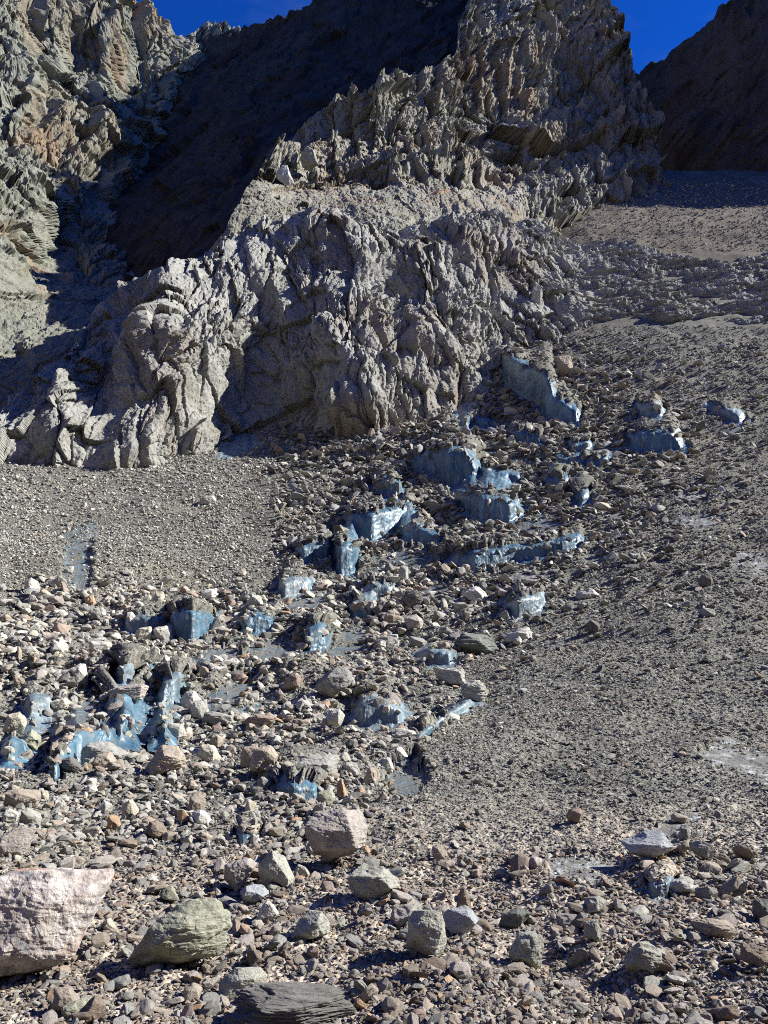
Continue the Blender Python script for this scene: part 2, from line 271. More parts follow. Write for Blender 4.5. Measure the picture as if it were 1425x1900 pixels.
# outline (photo pixels), material, label
ICE = [
 ([(520,1118),(560,1098),(640,1104),(650,1126),(590,1142),(530,1140)], 'flush', 'dirty bluish ice glaze between plates above the reddish stones'),
 ([(590,1190),(640,1158),(690,1166),(680,1206),(630,1226),(596,1218)], 'flush', 'grey ice glaze showing between loose plates left of the dark layered slab'),
 ([(455,1205),(500,1180),(560,1188),(548,1226),(490,1240),(460,1232)], 'flush', 'dirty ice glaze under scattered stones above the reddish rock'),
 ([(345,1228),(395,1200),(445,1214),(430,1244),(380,1252)], 'flush', 'grey blue ice glaze below the shiny streaked hump'),
 ([(395,1300),(430,1262),(480,1258),(470,1296),(430,1312)], 'flush', 'smooth grey ice glaze above the long flat grey plate'),
 ([(750,1096),(800,1078),(850,1084),(840,1106),(785,1116)], 'flush', 'bluish ice glaze left of the pale chunk'),
 ([(690,1040),(740,1020),(800,1030),(810,1056),(750,1066),(700,1060)], 'flush', 'ice glaze with blue tint below the slanting blue face'),
 ([(940,972),(1000,952),(1060,960),(1040,988),(970,996)], 'flush', 'streaky ice glaze above the ragged ice field'),
 ([(900,840),(960,850),(1010,862),(1000,878),(940,866),(905,856)], 'flush', 'narrow ice glaze between rubble steps above the faint blue strip'),
 ([(110,1330),(150,1290),(196,1286),(190,1318),(150,1350),(118,1356)], 'flush', 'grey ice glaze above the bright blue and white ice'),
 ([(640,1350),(700,1362),(740,1352),(730,1384),(670,1390)], 'flush', 'dull ice glaze under the rounded dark grey face'),
 ([(720,1440),(770,1420),(790,1450),(760,1490),(725,1500)], 'flush', 'whitish grey ice glaze at the right of the rock pile'),
 ([(925,668),(945,664),(975,682),(1022,705),(1030,738),(1078,768),(1072,788),(1012,778),(985,745),(940,716)], M_ICE, 'long blue ice wall below the brown block, highest on the slope'),
 ([(762,852),(800,842),(865,838),(897,878),(880,905),(832,908),(800,885),(764,878)], M_ICE, 'broad bright blue ice wall, the largest in the middle of the slope'),
 ([(888,872),(930,876),(970,884),(965,902),(900,904)], M_ICE, 'small blue ice face at the right end of the broad bright blue wall'),
 ([(832,914),(870,922),(935,926),(975,952),(945,972),(893,972),(862,948)], M_ICE, 'blue ice wall with a white streak directly below the broad bright blue wall'),
 ([(640,962),(690,955),(760,938),(772,960),(738,985),(690,1006),(652,1000)], M_ICE, 'blue ice wall with pale streaks left of the rubble hump'),
 ([(742,982),(775,976),(815,998),(822,1016),(770,1012),(748,1004)], M_ICE, 'slanting blue ice face under the rubble hump'),
 ([(545,1022),(580,1012),(618,1010),(612,1040),(560,1048)], M_ICE, 'dark blue ice face at the upper edge of the boulder field'),
 ([(622,1022),(645,1012),(672,1030),(655,1068),(626,1072)], M_ICE, 'upright narrow blue ice face with a white cap'),
 ([(855,778),(880,774),(914,784),(905,793),(862,792)], M_ICE, 'small bright blue ice strip under the grey ice flake'),
 ([(1165,812),(1205,804),(1250,803),(1272,836),(1225,840),(1170,830)], M_ICE, 'pale and blue ice face with a rounded top on the dark debris'),
 ([(1095,836),(1125,824),(1165,818),(1168,838),(1110,846)], M_ICEW, 'whitish ice strip left of the rounded ice face'),
 ([(1030,852),(1080,856),(1130,850),(1125,866),(1060,870),(1032,864)], M_ICE, 'low dark blue ice strip below the whitish ice'),
 ([(1058,826),(1096,824),(1092,840),(1060,840)], M_ICE, 'little blue ice notch left of the whitish ice strip'),
 ([(1180,756),(1215,750),(1232,765),(1226,777),(1186,776)], M_ICEG, 'small dark ice face in the debris above the rounded ice face'),
 ([(1308,756),(1345,758),(1386,778),(1370,786),(1330,770)], M_ICEG, 'thin slanting ice strip nearest the right end of the slope'),
 ([(938,796),(975,806),(1012,816),(1002,828),(955,822)], M_ICE, 'slim blue ice streak between the two rubble steps'),
 ([(122,1015),(140,995),(164,982),(168,1030),(165,1085),(148,1118),(128,1095),(120,1060)], 'flush', 'upright dark ice gully in the pale gravel cone'),
 ([(312,1146),(345,1136),(402,1146),(392,1168),(358,1198),(324,1188)], M_ICE, 'shiny streaked blue ice hump above the pale blocks'),
 ([(232,1152),(265,1145),(310,1150),(312,1172),(275,1180),(235,1176)], M_ICEG, 'dirty grey ice face left of the shiny streaked hump'),
 ([(438,1150),(475,1140),(510,1148),(505,1172),(450,1176)], M_ICE, 'blue ice face shaded by plates right of the streaked hump'),
 ([(512,1088),(545,1076),(584,1078),(572,1102),(525,1112)], M_ICEG, 'grey blue ice face under leaning plates'),
 ([(85,1448),(110,1400),(140,1366),(188,1350),(212,1356),(208,1384),(165,1398),(130,1430),(100,1462)], M_ICE, 'bright blue and white ice hump among the pale blocks'),
 ([(665,1312),(690,1302),(722,1304),(748,1322),(744,1346),(700,1348),(668,1350)], M_ICEG, 'rounded dark grey ice face below the leaning pale boulder'),
 ([(772,1214),(800,1206),(842,1212),(838,1234),(795,1238)], M_ICEG, 'dull grey ice window above the layered slab'),
 ([(506,1465),(535,1455),(588,1466),(592,1500),(545,1506),(512,1496)], M_ICE, 'dark blue ice hollow under the wide flaky boulder'),
 ([(935,1128),(965,1110),(1010,1106),(1004,1136),(958,1152)], M_ICEG, 'dark glossy ice face on the edge of the fine debris'),
 ([(408,842),(420,805),(438,778),(452,800),(478,822),(455,838),(420,846)], M_ICEG, 'grey green ice flake standing against the cliff foot'),
 ([(835,782),(848,752),(876,740),(874,758),(852,782)], M_ICEG, 'pale grey ice flake leaning over the small blue strip'),
 ([(292,1298),(305,1270),(335,1256),(345,1280),(325,1306),(300,1308)], M_ICEG, 'round grey ice knob between flat pale plates'),
 ([(668,1098),(695,1084),(735,1090),(728,1112),(685,1118)], M_ICEG, 'thin ice face among the reddish plates'),
 ([(752,1392),(790,1355),(840,1318),(876,1296),(866,1320),(820,1352),(778,1388)], M_ICEG, 'long diagonal ice streak below the layered slabs'),
 ([(560,1180),(590,1166),(616,1176),(606,1204),(570,1210)], M_ICE, 'small blue ice patch among reddish stones'),
 ([(820,1052),(860,1034),(930,1018),(1000,1012),(1075,996),(1088,1012),(1045,1030),(960,1042),(880,1064)], M_ICE, 'wide ragged ice field with white crust below the blue walls'),
 ([(905,1072),(960,1056),(1030,1062),(1022,1078),(950,1086)], M_ICEW, 'whitish crusted ice below the ragged ice field'),
 ([(1010,1600),(1040,1588),(1095,1592),(1160,1606),(1140,1622),(1100,1646),(1065,1632),(1020,1626)], M_ICEW, 'frosty white ice patch left of the white topped boulder'),
 ([(1220,1540),(1255,1512),(1290,1506),(1296,1522),(1262,1542),(1235,1560)], M_ICEW, 'frosty ice streak on the lower debris slope'),
 ([(1300,1402),(1345,1378),(1380,1398),(1425,1400),(1430,1436),(1380,1432),(1330,1424)], M_ICEW, 'frosty ice by the lower right of the debris slope'),
 ([(1268,965),(1300,956),(1332,962),(1320,980),(1285,984)], M_ICEW, 'white frosted bump on the dark debris'),
 ([(1255,922),(1285,915),(1312,920),(1300,932),(1265,932)], M_ICEW, 'faint frosted strip above the white frosted bump'),
 ([(1085,1030),(1110,1024),(1125,1040),(1105,1052)], M_ICEW, 'white crust at the right tip of the ragged ice field'),
 ([(1358,1028),(1385,1032),(1408,1044),(1395,1052),(1365,1042)], M_ICEW, 'slanting frosted streak near the right edge'),
 ([(1205,1648),(1240,1636),(1252,1650),(1240,1668),(1210,1668)], M_ICEG, 'dark bluish ice slab beside a pale block under the white topped boulder'),
 ([(0,1395),(20,1368),(52,1372),(45,1398),(15,1412)], M_ICE, 'shaded blue ice at the left end of the boulder field'),
 ([(198,1312),(230,1288),(262,1300),(250,1325),(212,1336)], M_ICE, 'shadowy blue ice under the flat tan slab'),
 ([(40,1312),(62,1300),(96,1304),(88,1320),(55,1326)], M_ICEG, 'grey blue ice streak beside the yellowish block'),
 ([(214,1256),(235,1242),(254,1250),(246,1268),(222,1270)], M_ICEG, 'little icy window right of the upright pale block'),
 ([(258,1254),(272,1240),(290,1248),(286,1270),(266,1272)], M_ICE, 'small shaded blue hollow above the flat tan plate'),
 ([(364,1256),(378,1242),(392,1250),(386,1266)], M_ICE, 'small blue gap above the touching pair of pale blocks'),
 ([(212,1352),(232,1334),(254,1340),(246,1360),(222,1366)], M_ICE, 'dark blue ice pocket under the dark tan plate'),
 ([(288,1350),(300,1330),(314,1340),(308,1360)], M_ICE, 'narrow dark ice cleft left of the squarish pale block'),
 ([(690,912),(715,896),(738,902),(752,918),(735,926),(705,922)], M_ICE, 'small dark blue ice face left of the broad bright blue wall'),
 ([(1000,892),(1040,886),(1070,898),(1050,908),(1012,904)], M_ICE, 'faint blue ice strip between rubble right of the broad bright blue wall'),
 ([(1060,925),(1085,918),(1098,930),(1078,940)], M_ICE, 'tiny pale blue ice patch near the yellowish flat stone'),
 ([(640,1128),(668,1120),(700,1130),(690,1150),(655,1150)], M_ICE, 'blue tinted ice face beside the pinkish plate'),
 ([(435,1560),(455,1552),(480,1556),(476,1572),(445,1574)], M_ICEG, 'small dark ice lens above the leaning pair of rocks'),
]
M_ICEF = ice_material('grey ice glaze', (.04, .09, .125), (.15, .215, .255), .95)
ICE = [(p_, M_ICEF if m_ == 'flush' else m_, l_) for p_, m_, l_ in ICE]
FLUSH = (M_ICEW, M_ICEF)
def poly_sd(X, Y, poly):
    """signed distance in pixels, positive inside"""
    p = np.array(poly, float); d = np.full(X.shape, 1e9); ins = np.zeros(X.shape, bool)
    for (x0, y0), (x1, y1) in zip(p, np.roll(p, -1, 0)):
        ex, ey = x1 - x0, y1 - y0; t = np.clip(((X - x0) * ex + (Y - y0) * ey) / (ex * ex + ey * ey + 1e-9), 0, 1)
        d = np.minimum(d, (X - x0 - t * ex) ** 2 + (Y - y0 - t * ey) ** 2)
        if y0 != y1:
            c = ((y0 > Y) != (y1 > Y)) & (X < (x1 - x0) * (Y - y0) / (y1 - y0) + x0); ins ^= c
    return np.where(ins, 1, -1) * np.sqrt(d)
def span(poly, xs):
    """top and bottom edge of an outline at each column"""
    p = np.array(poly, float); lo = np.full(len(xs), 1e9); hi = np.full(len(xs), -1e9)
    for (x0, y0), (x1, y1) in zip(p, np.roll(p, -1, 0)):
        if x0 == x1: continue
        m = (xs >= min(x0, x1)) & (xs <= max(x0, x1)); y = y0 + (y1 - y0) * (xs - x0) / (x1 - x0)
        lo[m] = np.minimum(lo[m], y[m]); hi[m] = np.maximum(hi[m], y[m])
    return lo, hi
def ledge(X, Y, D):
    """each ice wall is a step: the face stands upright and carries a shelf of debris"""
    xs = X[0]
    for poly, mat, _ in ICE:
        p = np.array(poly, float)
        if mat in FLUSH or np.ptp(p[:, 1]) > 1.1 * np.ptp(p[:, 0]) and mat is M_ICEG or np.ptp(p[:, 0]) < 75 and p[0, 0] in (408, 835): continue
        x0, x1 = p[:, 0].min() + 1, p[:, 0].max() - 1
        lo, hi = span(poly, np.clip(xs, x0, x1)); hgt = np.maximum(hi - lo, 6)
        fade = np.exp(-(np.maximum(0, np.maximum(x0 - xs, xs - x1)) / 9.) ** 2)
        m = fade > .01; c0, c1 = np.where(m)[0][[0, -1]]; sl_ = slice(c0, c1 + 1)
        ly, hy = lo[sl_], hi[sl_]; y = Y[:, sl_]
        top = bil(D, np.broadcast_to(np.arange(c0, c1 + 1.)[None], (1, c1 + 1 - c0)), ((ly - Y[0, 0]) / (Y[1, 0] - Y[0, 0]))[None])[0]
        bot = bil(D, np.broadcast_to(np.arange(c0, c1 + 1.)[None], (1, c1 + 1 - c0)), ((hy - Y[0, 0]) / (Y[1, 0] - Y[0, 0]))[None])[0]
        A = np.clip(np.log(np.maximum(top / bot, 1.0)) * .95, 0.012, .3) * fade[sl_] * min(1, .55 * (x1 - x0) / float(np.mean(hgt)))
        up = np.clip((hy - y) / (hy - ly + 1e-6), 0, 1); back = 1 - sstep(0, 1, (ly - 1 - y) / (1.0 * hgt[sl_] + 6))
        D[:, sl_] *= np.exp(-A * up * np.where(y < ly, back, 1))
    return D
GX0, GX1, GY0, GY1, GS = -340., 1760., 318., 2130., 2.3
gx, gy = np.arange(GX0, GX1, GS), np.arange(GY0, GY1, GS)
XX, YY = np.meshgrid(gx, gy)
D = GFIELD(XX, YY)
D = ledge(XX, YY, D)
GP = place(XX, YY, D)
n0 = blur(normals(GP), 2)
x, y, z = (GP[..., k] for k in range(3))
on = sstep(10, 22, y)                                        # out on the glacier
band = np.clip(sstep(930, 620, XX + (YY - 1300) * .35) * sstep(1085, 1140, YY) * sstep(1640, 1560, YY) + np.exp(-((XX - 880) / 270) ** 2 - ((YY - 900) / 190) ** 2), 0, 1)
h = fbm(x / 9, y / 9, z / 9, 3, 1) * (.12 + (.35 + .4 * band) * on) + fbm(x / 2.2, y / 2.2, z / 2.2, 4, 2) * (.17 - .09 * on + .20 * on * band) + ridged(x / 5, y / 5, z / 5, 2, 3) * (.06 + .26 * band) * on
rub = sstep(-.1, .35, fbm(x / 12, y / 12, z / 12, 2, 8)) * (.06 + .94 * band)
h = h + np.abs(fbm(x / .5, y / .5, z / .5, 3, 4)) * .06 * (1 - .7 * on) + np.abs(fbm(x / .9, y / .9, z / .9, 3, 5)) * (.02 + .24 * rub) * on
SDI = np.full(XX.shape, -60., F32); SDF = SDI.copy()
def blob(X, Y, poly, i, white):
    return poly_sd(X, Y, poly) + fbm(X / 12, Y / 9, X * 0 + i * 1.3, 3, 30 + i % 9) * 9 + 6 - (7 * np.maximum(0, fbm(X / 6, Y / 4, X * 0 + i, 3, 50)) if white else 0)
for i, (poly, mat, _) in enumerate(ICE):
    p = np.array(poly, float); a0, a1 = (int((v - GX0) / GS) for v in (p[:, 0].min() - 40, p[:, 0].max() + 40)); b0, b1 = (int((v - GY0) / GS) for v in (p[:, 1].min() - 40, p[:, 1].max() + 40))
    a0 = max(a0, 0); q = (slice(b0, b1), slice(a0, a1)); Q = SDF if mat in FLUSH else SDI
    Q[q] = np.maximum(Q[q], blob(XX[q], YY[q], poly, i, mat in FLUSH))
ins = sstep(-2, 3, SDI); flat = sstep(-2, 3, SDF) * (SDI < 3); lip = np.exp(-((SDI + 4) / 9) ** 2) * (SDI < 0)
h = h * (1 - np.maximum(ins, .8 * flat)) - D * .0010 * flat + D * (.0022 * lip - .0045 * ins)
GB = (GP + n0 * (blur(h * (1 - ins) , 14) * (.6 + .1 * flat))[..., None]).astype(F32); GB = blur(GB, 3)
GP = (GP + n0 * h[..., None]).astype(F32)
GN = normals(GP)
glacier = grid_mesh('glacier', GP, M_DEBRIS, None, {'kind': 'structure', 'label': 'debris covered glacier slope with grey grit and tan silt at its foot'})
def depth_of(P): return P[..., 1] * CP + (P[..., 2] - EYE) * SP
def T(X, Y, G=None):
    return bil(GP if G is None else G, (np.asarray(X, float) - GX0) / GS, (np.asarray(Y, float) - GY0) / GS)
gm = bmesh.new(); bmesh.ops.create_grid(gm, x_segments=24, y_segments=24, size=900)
for v in gm.verts: v.co.z = -1.6
me = bpy.data.meshes.new('ground'); gm.to_mesh(me); gm.free(); me.materials.append(M_DEBRIS)
go = bpy.data.objects.new('ground', me); COL.objects.link(go); go['kind'] = 'structure'

# added hillside behind the viewer, shuts out the bright low sky
va = np.linspace(rad(-200), rad(28), 140); vr = np.linspace(0, 1, 40)[:, None]
R_ = 150 + 190 * vr + 0 * va[None]; Zt = -1.5 + 310 * vr ** 1.15 * (.8 + .2 * np.sin(va * 5)[None]) * sstep(rad(28), rad(-25), va)[None]
VP = np.stack([R_ * np.cos(va)[None], R_ * np.sin(va)[None] - 20, Zt], -1).astype(F32); VP[..., 2] += (fbm(VP[..., 0] / 40, VP[..., 1] / 40, VP[..., 2] / 40, 4, 3) * 12 * vr).astype(F32)
grid_mesh('mountain', VP, M_RIDGE, None, {'kind': 'structure', 'label': 'added hillside behind the viewer, blocking low sky light'})
def build_ice(poly, mat, label, i):
    p = np.array(poly, float); x0, y0 = p.min(0) - 24; x1, y1 = p.max(0) + 24; st = 1.25
    X, Y = np.meshgrid(np.arange(x0, x1, st), np.arange(y0, y1, st))
    P = T(X, Y, GB); N = T(X, Y, blur_n); N = N / np.linalg.norm(N, axis=-1, keepdims=True)
    d = P[..., 1]; W = mat in FLUSH
    sd = blob(X, Y, poly, i, W)
    off = -.0012 * d * sstep(2, -9, sd) + sstep(0, 14, sd) * d * (.0022 if 'hump' in label and 'rubble' not in label else .0006)
    fl = fbm(X / 13 + .3 * Y / 13, Y / 30, X * 0 + i * 3.1, 3, 40) + .2 * fbm(X / 5, Y / 5, X * 0 + i, 2, 44)
    P = P + N * (off + fl * d * (.0003 if W else .0013) * sstep(-6, 8, sd))[..., None]
    o = grid_mesh('ice_patch', P, mat, sd > -12, {'label': label, 'category': 'ice', 'group': 'ice showing through the debris'})
    return o
blur_n = blur(GN, 10)
for i, (poly, mat, label) in enumerate(ICE): build_ice(poly, mat, label, i)

# ------------------------------------------------------------------ rock walls
def sheet(name, mat, field, top, bottom, xr, step, disp, label, bumps=(), skirt=(6, 3.0), rough_top=4, zs=.3):
    xs = np.arange(xr[0], xr[1] + step, step)
    tp = np.array(top, float); bt = np.array(bottom, float)
    ty = np.interp(xs, tp[:, 0], tp[:, 1]) + fbm(xs / 14, xs * 0, xs * 0, 4, 70) * rough_top; by = np.maximum(np.interp(xs, bt[:, 0], bt[:, 1]), ty + 5)
    rows = int(np.max(by - ty) / step) if True else 0
    v = np.linspace(0, 1, rows)[:, None]
    Y = ty[None] + v * (by - ty)[None]; X = np.broadcast_to(xs[None], Y.shape)
    D = Field(field)(X, Y)
    for (bx, byy, rx, ry, ang, amp) in bumps:
        ca, sa = math.cos(rad(ang)), math.sin(rad(ang)); u = (X - bx) * ca + (Y - byy) * sa; q = -(X - bx) * sa + (Y - byy) * ca
        D = D * (1 - amp * np.exp(-(u / rx) ** 2 - (q / ry) ** 2))
    P = place(X, Y, D); N = blur(normals(P), 6); N[..., 2] *= zs                 # rock breaks outward, not upward
    N = N / np.linalg.norm(N, axis=-1, keepdims=True)
    P = P + N * disp(P, X, Y)[..., None]
    k = np.arange(1, skirt[0] + 1)[::-1, None, None]
    back = P[0][None] + k * skirt[1] * np.array([0, 1.0, -.35])[None, None]
    P = np.concatenate([back.astype(F32), P.astype(F32)])
    return grid_mesh(name, P, mat, None, {'kind': 'structure', 'label': label}, False)

def d_low(P, X, Y):
    x, y, z = P[..., 0], P[..., 1], P[..., 2]
    wx = fbm(x / 5, y / 5, z / 5, 3, 1); wz = fbm(x / 5, y / 5, z / 5, 3, 2)
    a = x + .3 * wx; b = z * .6 + y * .25 + .3 * wz
    h = 3.2 * fbm(x / 20, y / 20, z / 20, 2, 3) - 1.1 * ridged(a / 11, y / 18, b / 17, 2, 4)
    f1, c1 = facets(a / 5.5, b / 7, 1, .9); f2, c2 = facets((a + .25 * b) / 2.3, b / 4.6, 2); f3, c3 = facets((a - .2 * b) / 1.0, b / 2.3, 3); f4, _ = facets(a / .5, b / 1.1, 4)
    rg = .3 + .75 * sstep(-.2, .3, fbm(x / 9, y / 9, z / 9, 3, 19))              # worn slabs between broken ground
    h = h + 1.5 * f1 + 1.1 * f2 - .3 * np.exp(-c1 * 9) + rg * (.6 * f3 + .3 * f4 - .35 * np.exp(-c2 * 10) - .14 * np.exp(-c3 * 10))
    h = h + .28 * saw(a + .15 * b, x, y, z, 3.6, 5) + rg * (.5 * saw(a - .1 * b, x, y, z, 1.6, 6) + .32 * saw(a, x, y, z, .75, 7))
    h = h - rg * (.14 * ridged(a / 1.4, y / 4, b / 6.0, 2, 8) + .07 * ridged(a / .6, y / 1.5, b / 2.4, 2, 18)) + .12 * fbm(x / .5, y / .5, z / .5, 2, 7)
    bench = sstep(1000, 1150, X) * sstep(420, 470, Y)
    lam = ridged((a) / 14, y / 14, (z - .15 * x + wz * .8) / 1.8, 4, 9)
    return h * (1 - .65 * bench) + bench * (.9 * lam)
def d_spur(P, X, Y):
    x, y, z = P[..., 0], P[..., 1], P[..., 2]
    wx = fbm(x / 8, y / 8, z / 8, 3, 11); wz = fbm(x / 8, y / 8, z / 8, 3, 12)
    a0 = x + .4 * wx; b0 = z * .75 + .4 * wz
    a = .77 * a0 + .64 * b0; b = -.64 * a0 + .77 * b0               # bedding climbs to the right
    h = 3.2 * fbm(x / 34, y / 34, z / 34, 2, 13) - 1.6 * ridged(a0 / 17, y / 24, b0 / 30, 2, 14)
    f0, _ = facets(a / 30, b / 13, 17, 1.0); f1, c1 = facets(a / 15, b / 6, 11, 1.1); f2, c2 = facets(a0 / 4.2, b0 / 8.5, 12, 1.1); f3, c3 = facets(a / 3.0, b / 1.5, 13, 1.1); f4, c4 = facets(a0 / 1.1, b0 / 1.9, 14); f5, _ = facets(a0 / .55, b0 / .8, 15)
    calm = 1 - .8 * sstep(318, 352, Y + 12 * fbm(X / 40, Y / 40, X * 0, 3, 61)) * sstep(1040, 940, X)             # a debris strewn bench under the wall
    h = h * calm + calm * (4.5 * f0 + 3.2 * f1 + 1.8 * f2 + .9 * f3) + (.3 + .7 * calm) * (.45 * f4 + .22 * f5) - .5 * np.exp(-c2 * 10) * calm - .12 * np.exp(-c4 * 10) * calm
    j = (.45 + .55 * sstep(640, 800, X)) * (.5 * saw(-b, x, y, z, 9, 15) + .5 * saw(a0 + .2 * b0, x, y, z, 6, 16) + .2 * saw(-b, x, y, z, 2.6, 17) + .42 * saw(a0 + .12 * b0, x, y, z, 2.0, 18) + .4 * saw(a0, x, y, z, .8, 19))
    j = j - .12 * ridged(a0 / 1.5, y / 3, b0 / 3.4, 2, 20)
    return h + calm * j + .14 * fbm(x / .7, y / .7, z / .7, 2, 17)
def d_far(P, X, Y):
    x, y, z = P[..., 0], P[..., 1], P[..., 2]
    wx = fbm(x / 14, y / 14, z / 14, 3, 21); wz = fbm(x / 14, y / 14, z / 14, 3, 22)
    a = x + .7 * wx; b = z * .6 + y * .2 + .7 * wz
    h = 6 * fbm(x / 50, y / 50, z / 50, 2, 23) + 4.0 * ridged(a / 30, y / 50, b / 50, 2, 24)
    f1, c1 = facets(a / 13, b / 19, 21, 1.); f2, c2 = facets(a / 5, b / 7.5, 22); f3, c3 = facets(a / 2.2, b / 3.0, 23); f4, _ = facets(a / 1.1, b / 1.5, 24)
    h = h + 4.6 * f1 + 2.8 * f2 + 1.4 * f3 + .7 * f4 - 1.0 * np.exp(-c2 * 9) - .4 * np.exp(-c3 * 10)
    h = h + .45 * saw(a + y * .3, x, y, z, 11, 25) + .42 * saw(a - .2 * b, x, y, z, 4.5, 26) + .42 * saw(a, x, y, z, 1.9, 27) - .2 * ridged(a / 2.4, y / 5, b / 6, 2, 28)
    calm = 1 - .75 * sstep(470, 520, Y + 18 * fbm(X / 50, Y / 50, X * 0, 3, 62))
    return calm * h + .3 * fbm(x / 1.4, y / 1.4, z / 1.4, 3, 27)
def d_dark(P, X, Y):
    x, y, z = P[..., 0], P[..., 1], P[..., 2]
    wx = fbm(x / 20, y / 20, z / 20, 3, 31)
    a0 = x + 3 * wx; b0 = z * .6 + y * .2
    a = .75 * a0 - .66 * b0; b = .66 * a0 + .75 * b0
    f1, _ = facets(a / 12, b / 20, 31); f2, _ = facets(a / 4, b / 6, 32)
    return 1.5 * fbm(x / 40, y / 40, z / 40, 2, 33) + 3.0 * f1 + 1.3 * f2 + .7 * ridged(a / 4, y / 10, b / 14, 3, 34) + .25 * fbm(x / 1.8, y / 1.8, z / 1.8, 3, 35)
def d_ridge(P, X, Y):
    x, y, z = P[..., 0], P[..., 1], P[..., 2]
    wx = fbm(x / 24, y / 24, z / 24, 3, 41)
    a0 = x + 2 * wx; b0 = z
    a = .66 * a0 + .75 * b0; b = -.75 * a0 + .66 * b0                  # slates climb to the right
    f1, _ = facets(a / 34, b / 7, 41); f2, _ = facets(a / 9, b / 2.4, 42)
    return 1.5 * fbm(x / 40, y / 40, z / 40, 3, 43) + 2.4 * f1 + 1.1 * f2 + 1.4 * ridged(a / 26, y / 26, b / 4.5, 3, 44) + .3 * fbm(x / 1.8, y / 1.8, z / 1.8, 3, 45)

sheet('cliff', M_LOW, [(-250,1000,66),(-250,880,66),(-250,790,72),(0,1000,74),(0,880,70.5),(0,735,79),(100,910,72),(90,670,85),(160,600,94),(250,1000,79),(250,872,75),(240,700,82),(230,530,98),
   (400,920,81),(400,830,80),(400,620,88),(400,450,107),(450,770,89),(560,785,90),(620,650,91),(700,900,88),(700,795,84),(700,600,94),(700,450,107),(700,405,113),
   (900,720,93),(900,600,103),(900,450,116),(900,400,125),(1060,640,109),(1060,600,109.5),(1060,520,120),(1060,440,138),(1240,640,106),(1240,600,104.5),(1240,540,115.5),(1240,485,131),
   (1425,650,95),(1425,605,96.5),(1425,540,109),(1425,480,125),(1700,640,88),(1700,540,99),(1700,470,114)],
   [(-260,800),(-120,770),(0,737),(60,692),(110,645),(160,592),(230,522),(330,472),(420,432),(500,402),(600,385),(700,408),(800,402),(900,396),(1000,402),(1060,432),(1150,455),(1250,482),(1330,492),(1425,476),(1700,470)],
   [(-260,980),(0,960),(400,930),(700,860),(900,800),(1000,690),(1060,660),(1700,660)], (-250, 1690), 1.45, d_low,
   'lower grey cliff of rough fluted rock above the debris slope',
   [(480,685,48,115,8,-.06),(650,650,75,140,-10,.045),(300,640,55,130,5,.045),(195,700,40,70,20,-.06),(250,810,50,70,0,.03),(110,760,40,90,15,.03),(740,520,35,60,10,-.05),(660,470,40,60,0,.03),(640,745,60,40,0,.035),(560,610,40,60,30,-.02),(850,600,40,60,0,.02)])
sheet('rock_spur', M_SPUR, [(380,520,118),(420,430,116),(480,330,134),(500,290,143),(560,400,122),(560,335,140),(600,470,116),(620,200,158),(700,450,116),(700,400,123),(700,340,142),(700,150,156),(800,120,168),(900,440,127),(900,395,135),(900,335,155),(900,100,184),(900,-150,205),
   (1060,430,146),(1060,380,160),(1060,200,198),(1060,0,212),(1060,-200,226),(1180,380,171),(1170,250,190),(1150,100,206),(1150,-100,220),(1240,350,184),(1235,280,188)],
   [(380,480),(420,428),(450,365),(480,312),(500,286),(545,236),(585,212),(620,186),(700,150),(760,118),(810,108),(850,95),(862,50),(890,-60),(1000,-160),(1100,-120),(1148,-20),(1156,20),(1162,66),(1166,104),(1180,130),(1192,172),(1212,196),(1226,214),(1238,262),(1244,300),(1248,340)],
   [(380,520),(500,480),(700,460),(900,450),(1060,428),(1110,404),(1180,378),(1248,352)], (385, 1247), 1.4, d_spur,
   'jagged brown rock spur with a sheer edge against the sky',
   [(930,230,30,90,35,.02)])
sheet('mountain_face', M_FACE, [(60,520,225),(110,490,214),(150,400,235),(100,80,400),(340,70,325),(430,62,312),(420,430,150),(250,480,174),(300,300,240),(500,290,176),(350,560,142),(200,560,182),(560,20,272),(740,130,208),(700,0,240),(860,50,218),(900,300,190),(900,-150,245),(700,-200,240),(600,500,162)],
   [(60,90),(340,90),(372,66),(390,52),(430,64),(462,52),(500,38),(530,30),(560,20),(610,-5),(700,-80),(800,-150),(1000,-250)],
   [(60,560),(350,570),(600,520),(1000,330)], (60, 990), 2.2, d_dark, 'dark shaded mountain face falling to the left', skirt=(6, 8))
sheet('mountain', M_FAR, [(-300,950,78),(-300,600,100),(-300,200,160),(-300,-300,215),(0,930,84),(0,720,96),(0,600,108),(0,510,122),(0,450,138),(0,300,178),(0,100,205),(0,-200,245),(100,480,165),(190,500,168),(250,560,155),(200,620,118),(150,300,205),(200,200,245),(290,220,268),(250,100,268),(300,30,290),(390,50,320),(480,90,330),(430,300,330)],
   [(-300,-380),(0,-330),(150,-150),(225,-40),(252,0),(280,22),(300,28),(318,40),(338,62),(352,64),(372,50),(385,40),(396,48),(430,66),(520,80)],
   [(-300,960),(0,960),(250,820),(520,520)], (-300, 520), 2.0, d_far, 'sunlit greenish mountainside with deep gullies on the left',
   [(70,110,22,70,5,-.05),(130,130,25,60,10,-.06),(200,80,22,60,0,.03),(250,150,30,60,0,-.05),(110,430,26,70,10,-.06),(60,400,40,60,0,.03),(40,200,30,60,0,.03),(180,330,60,30,15,.03)], skirt=(6, 8))
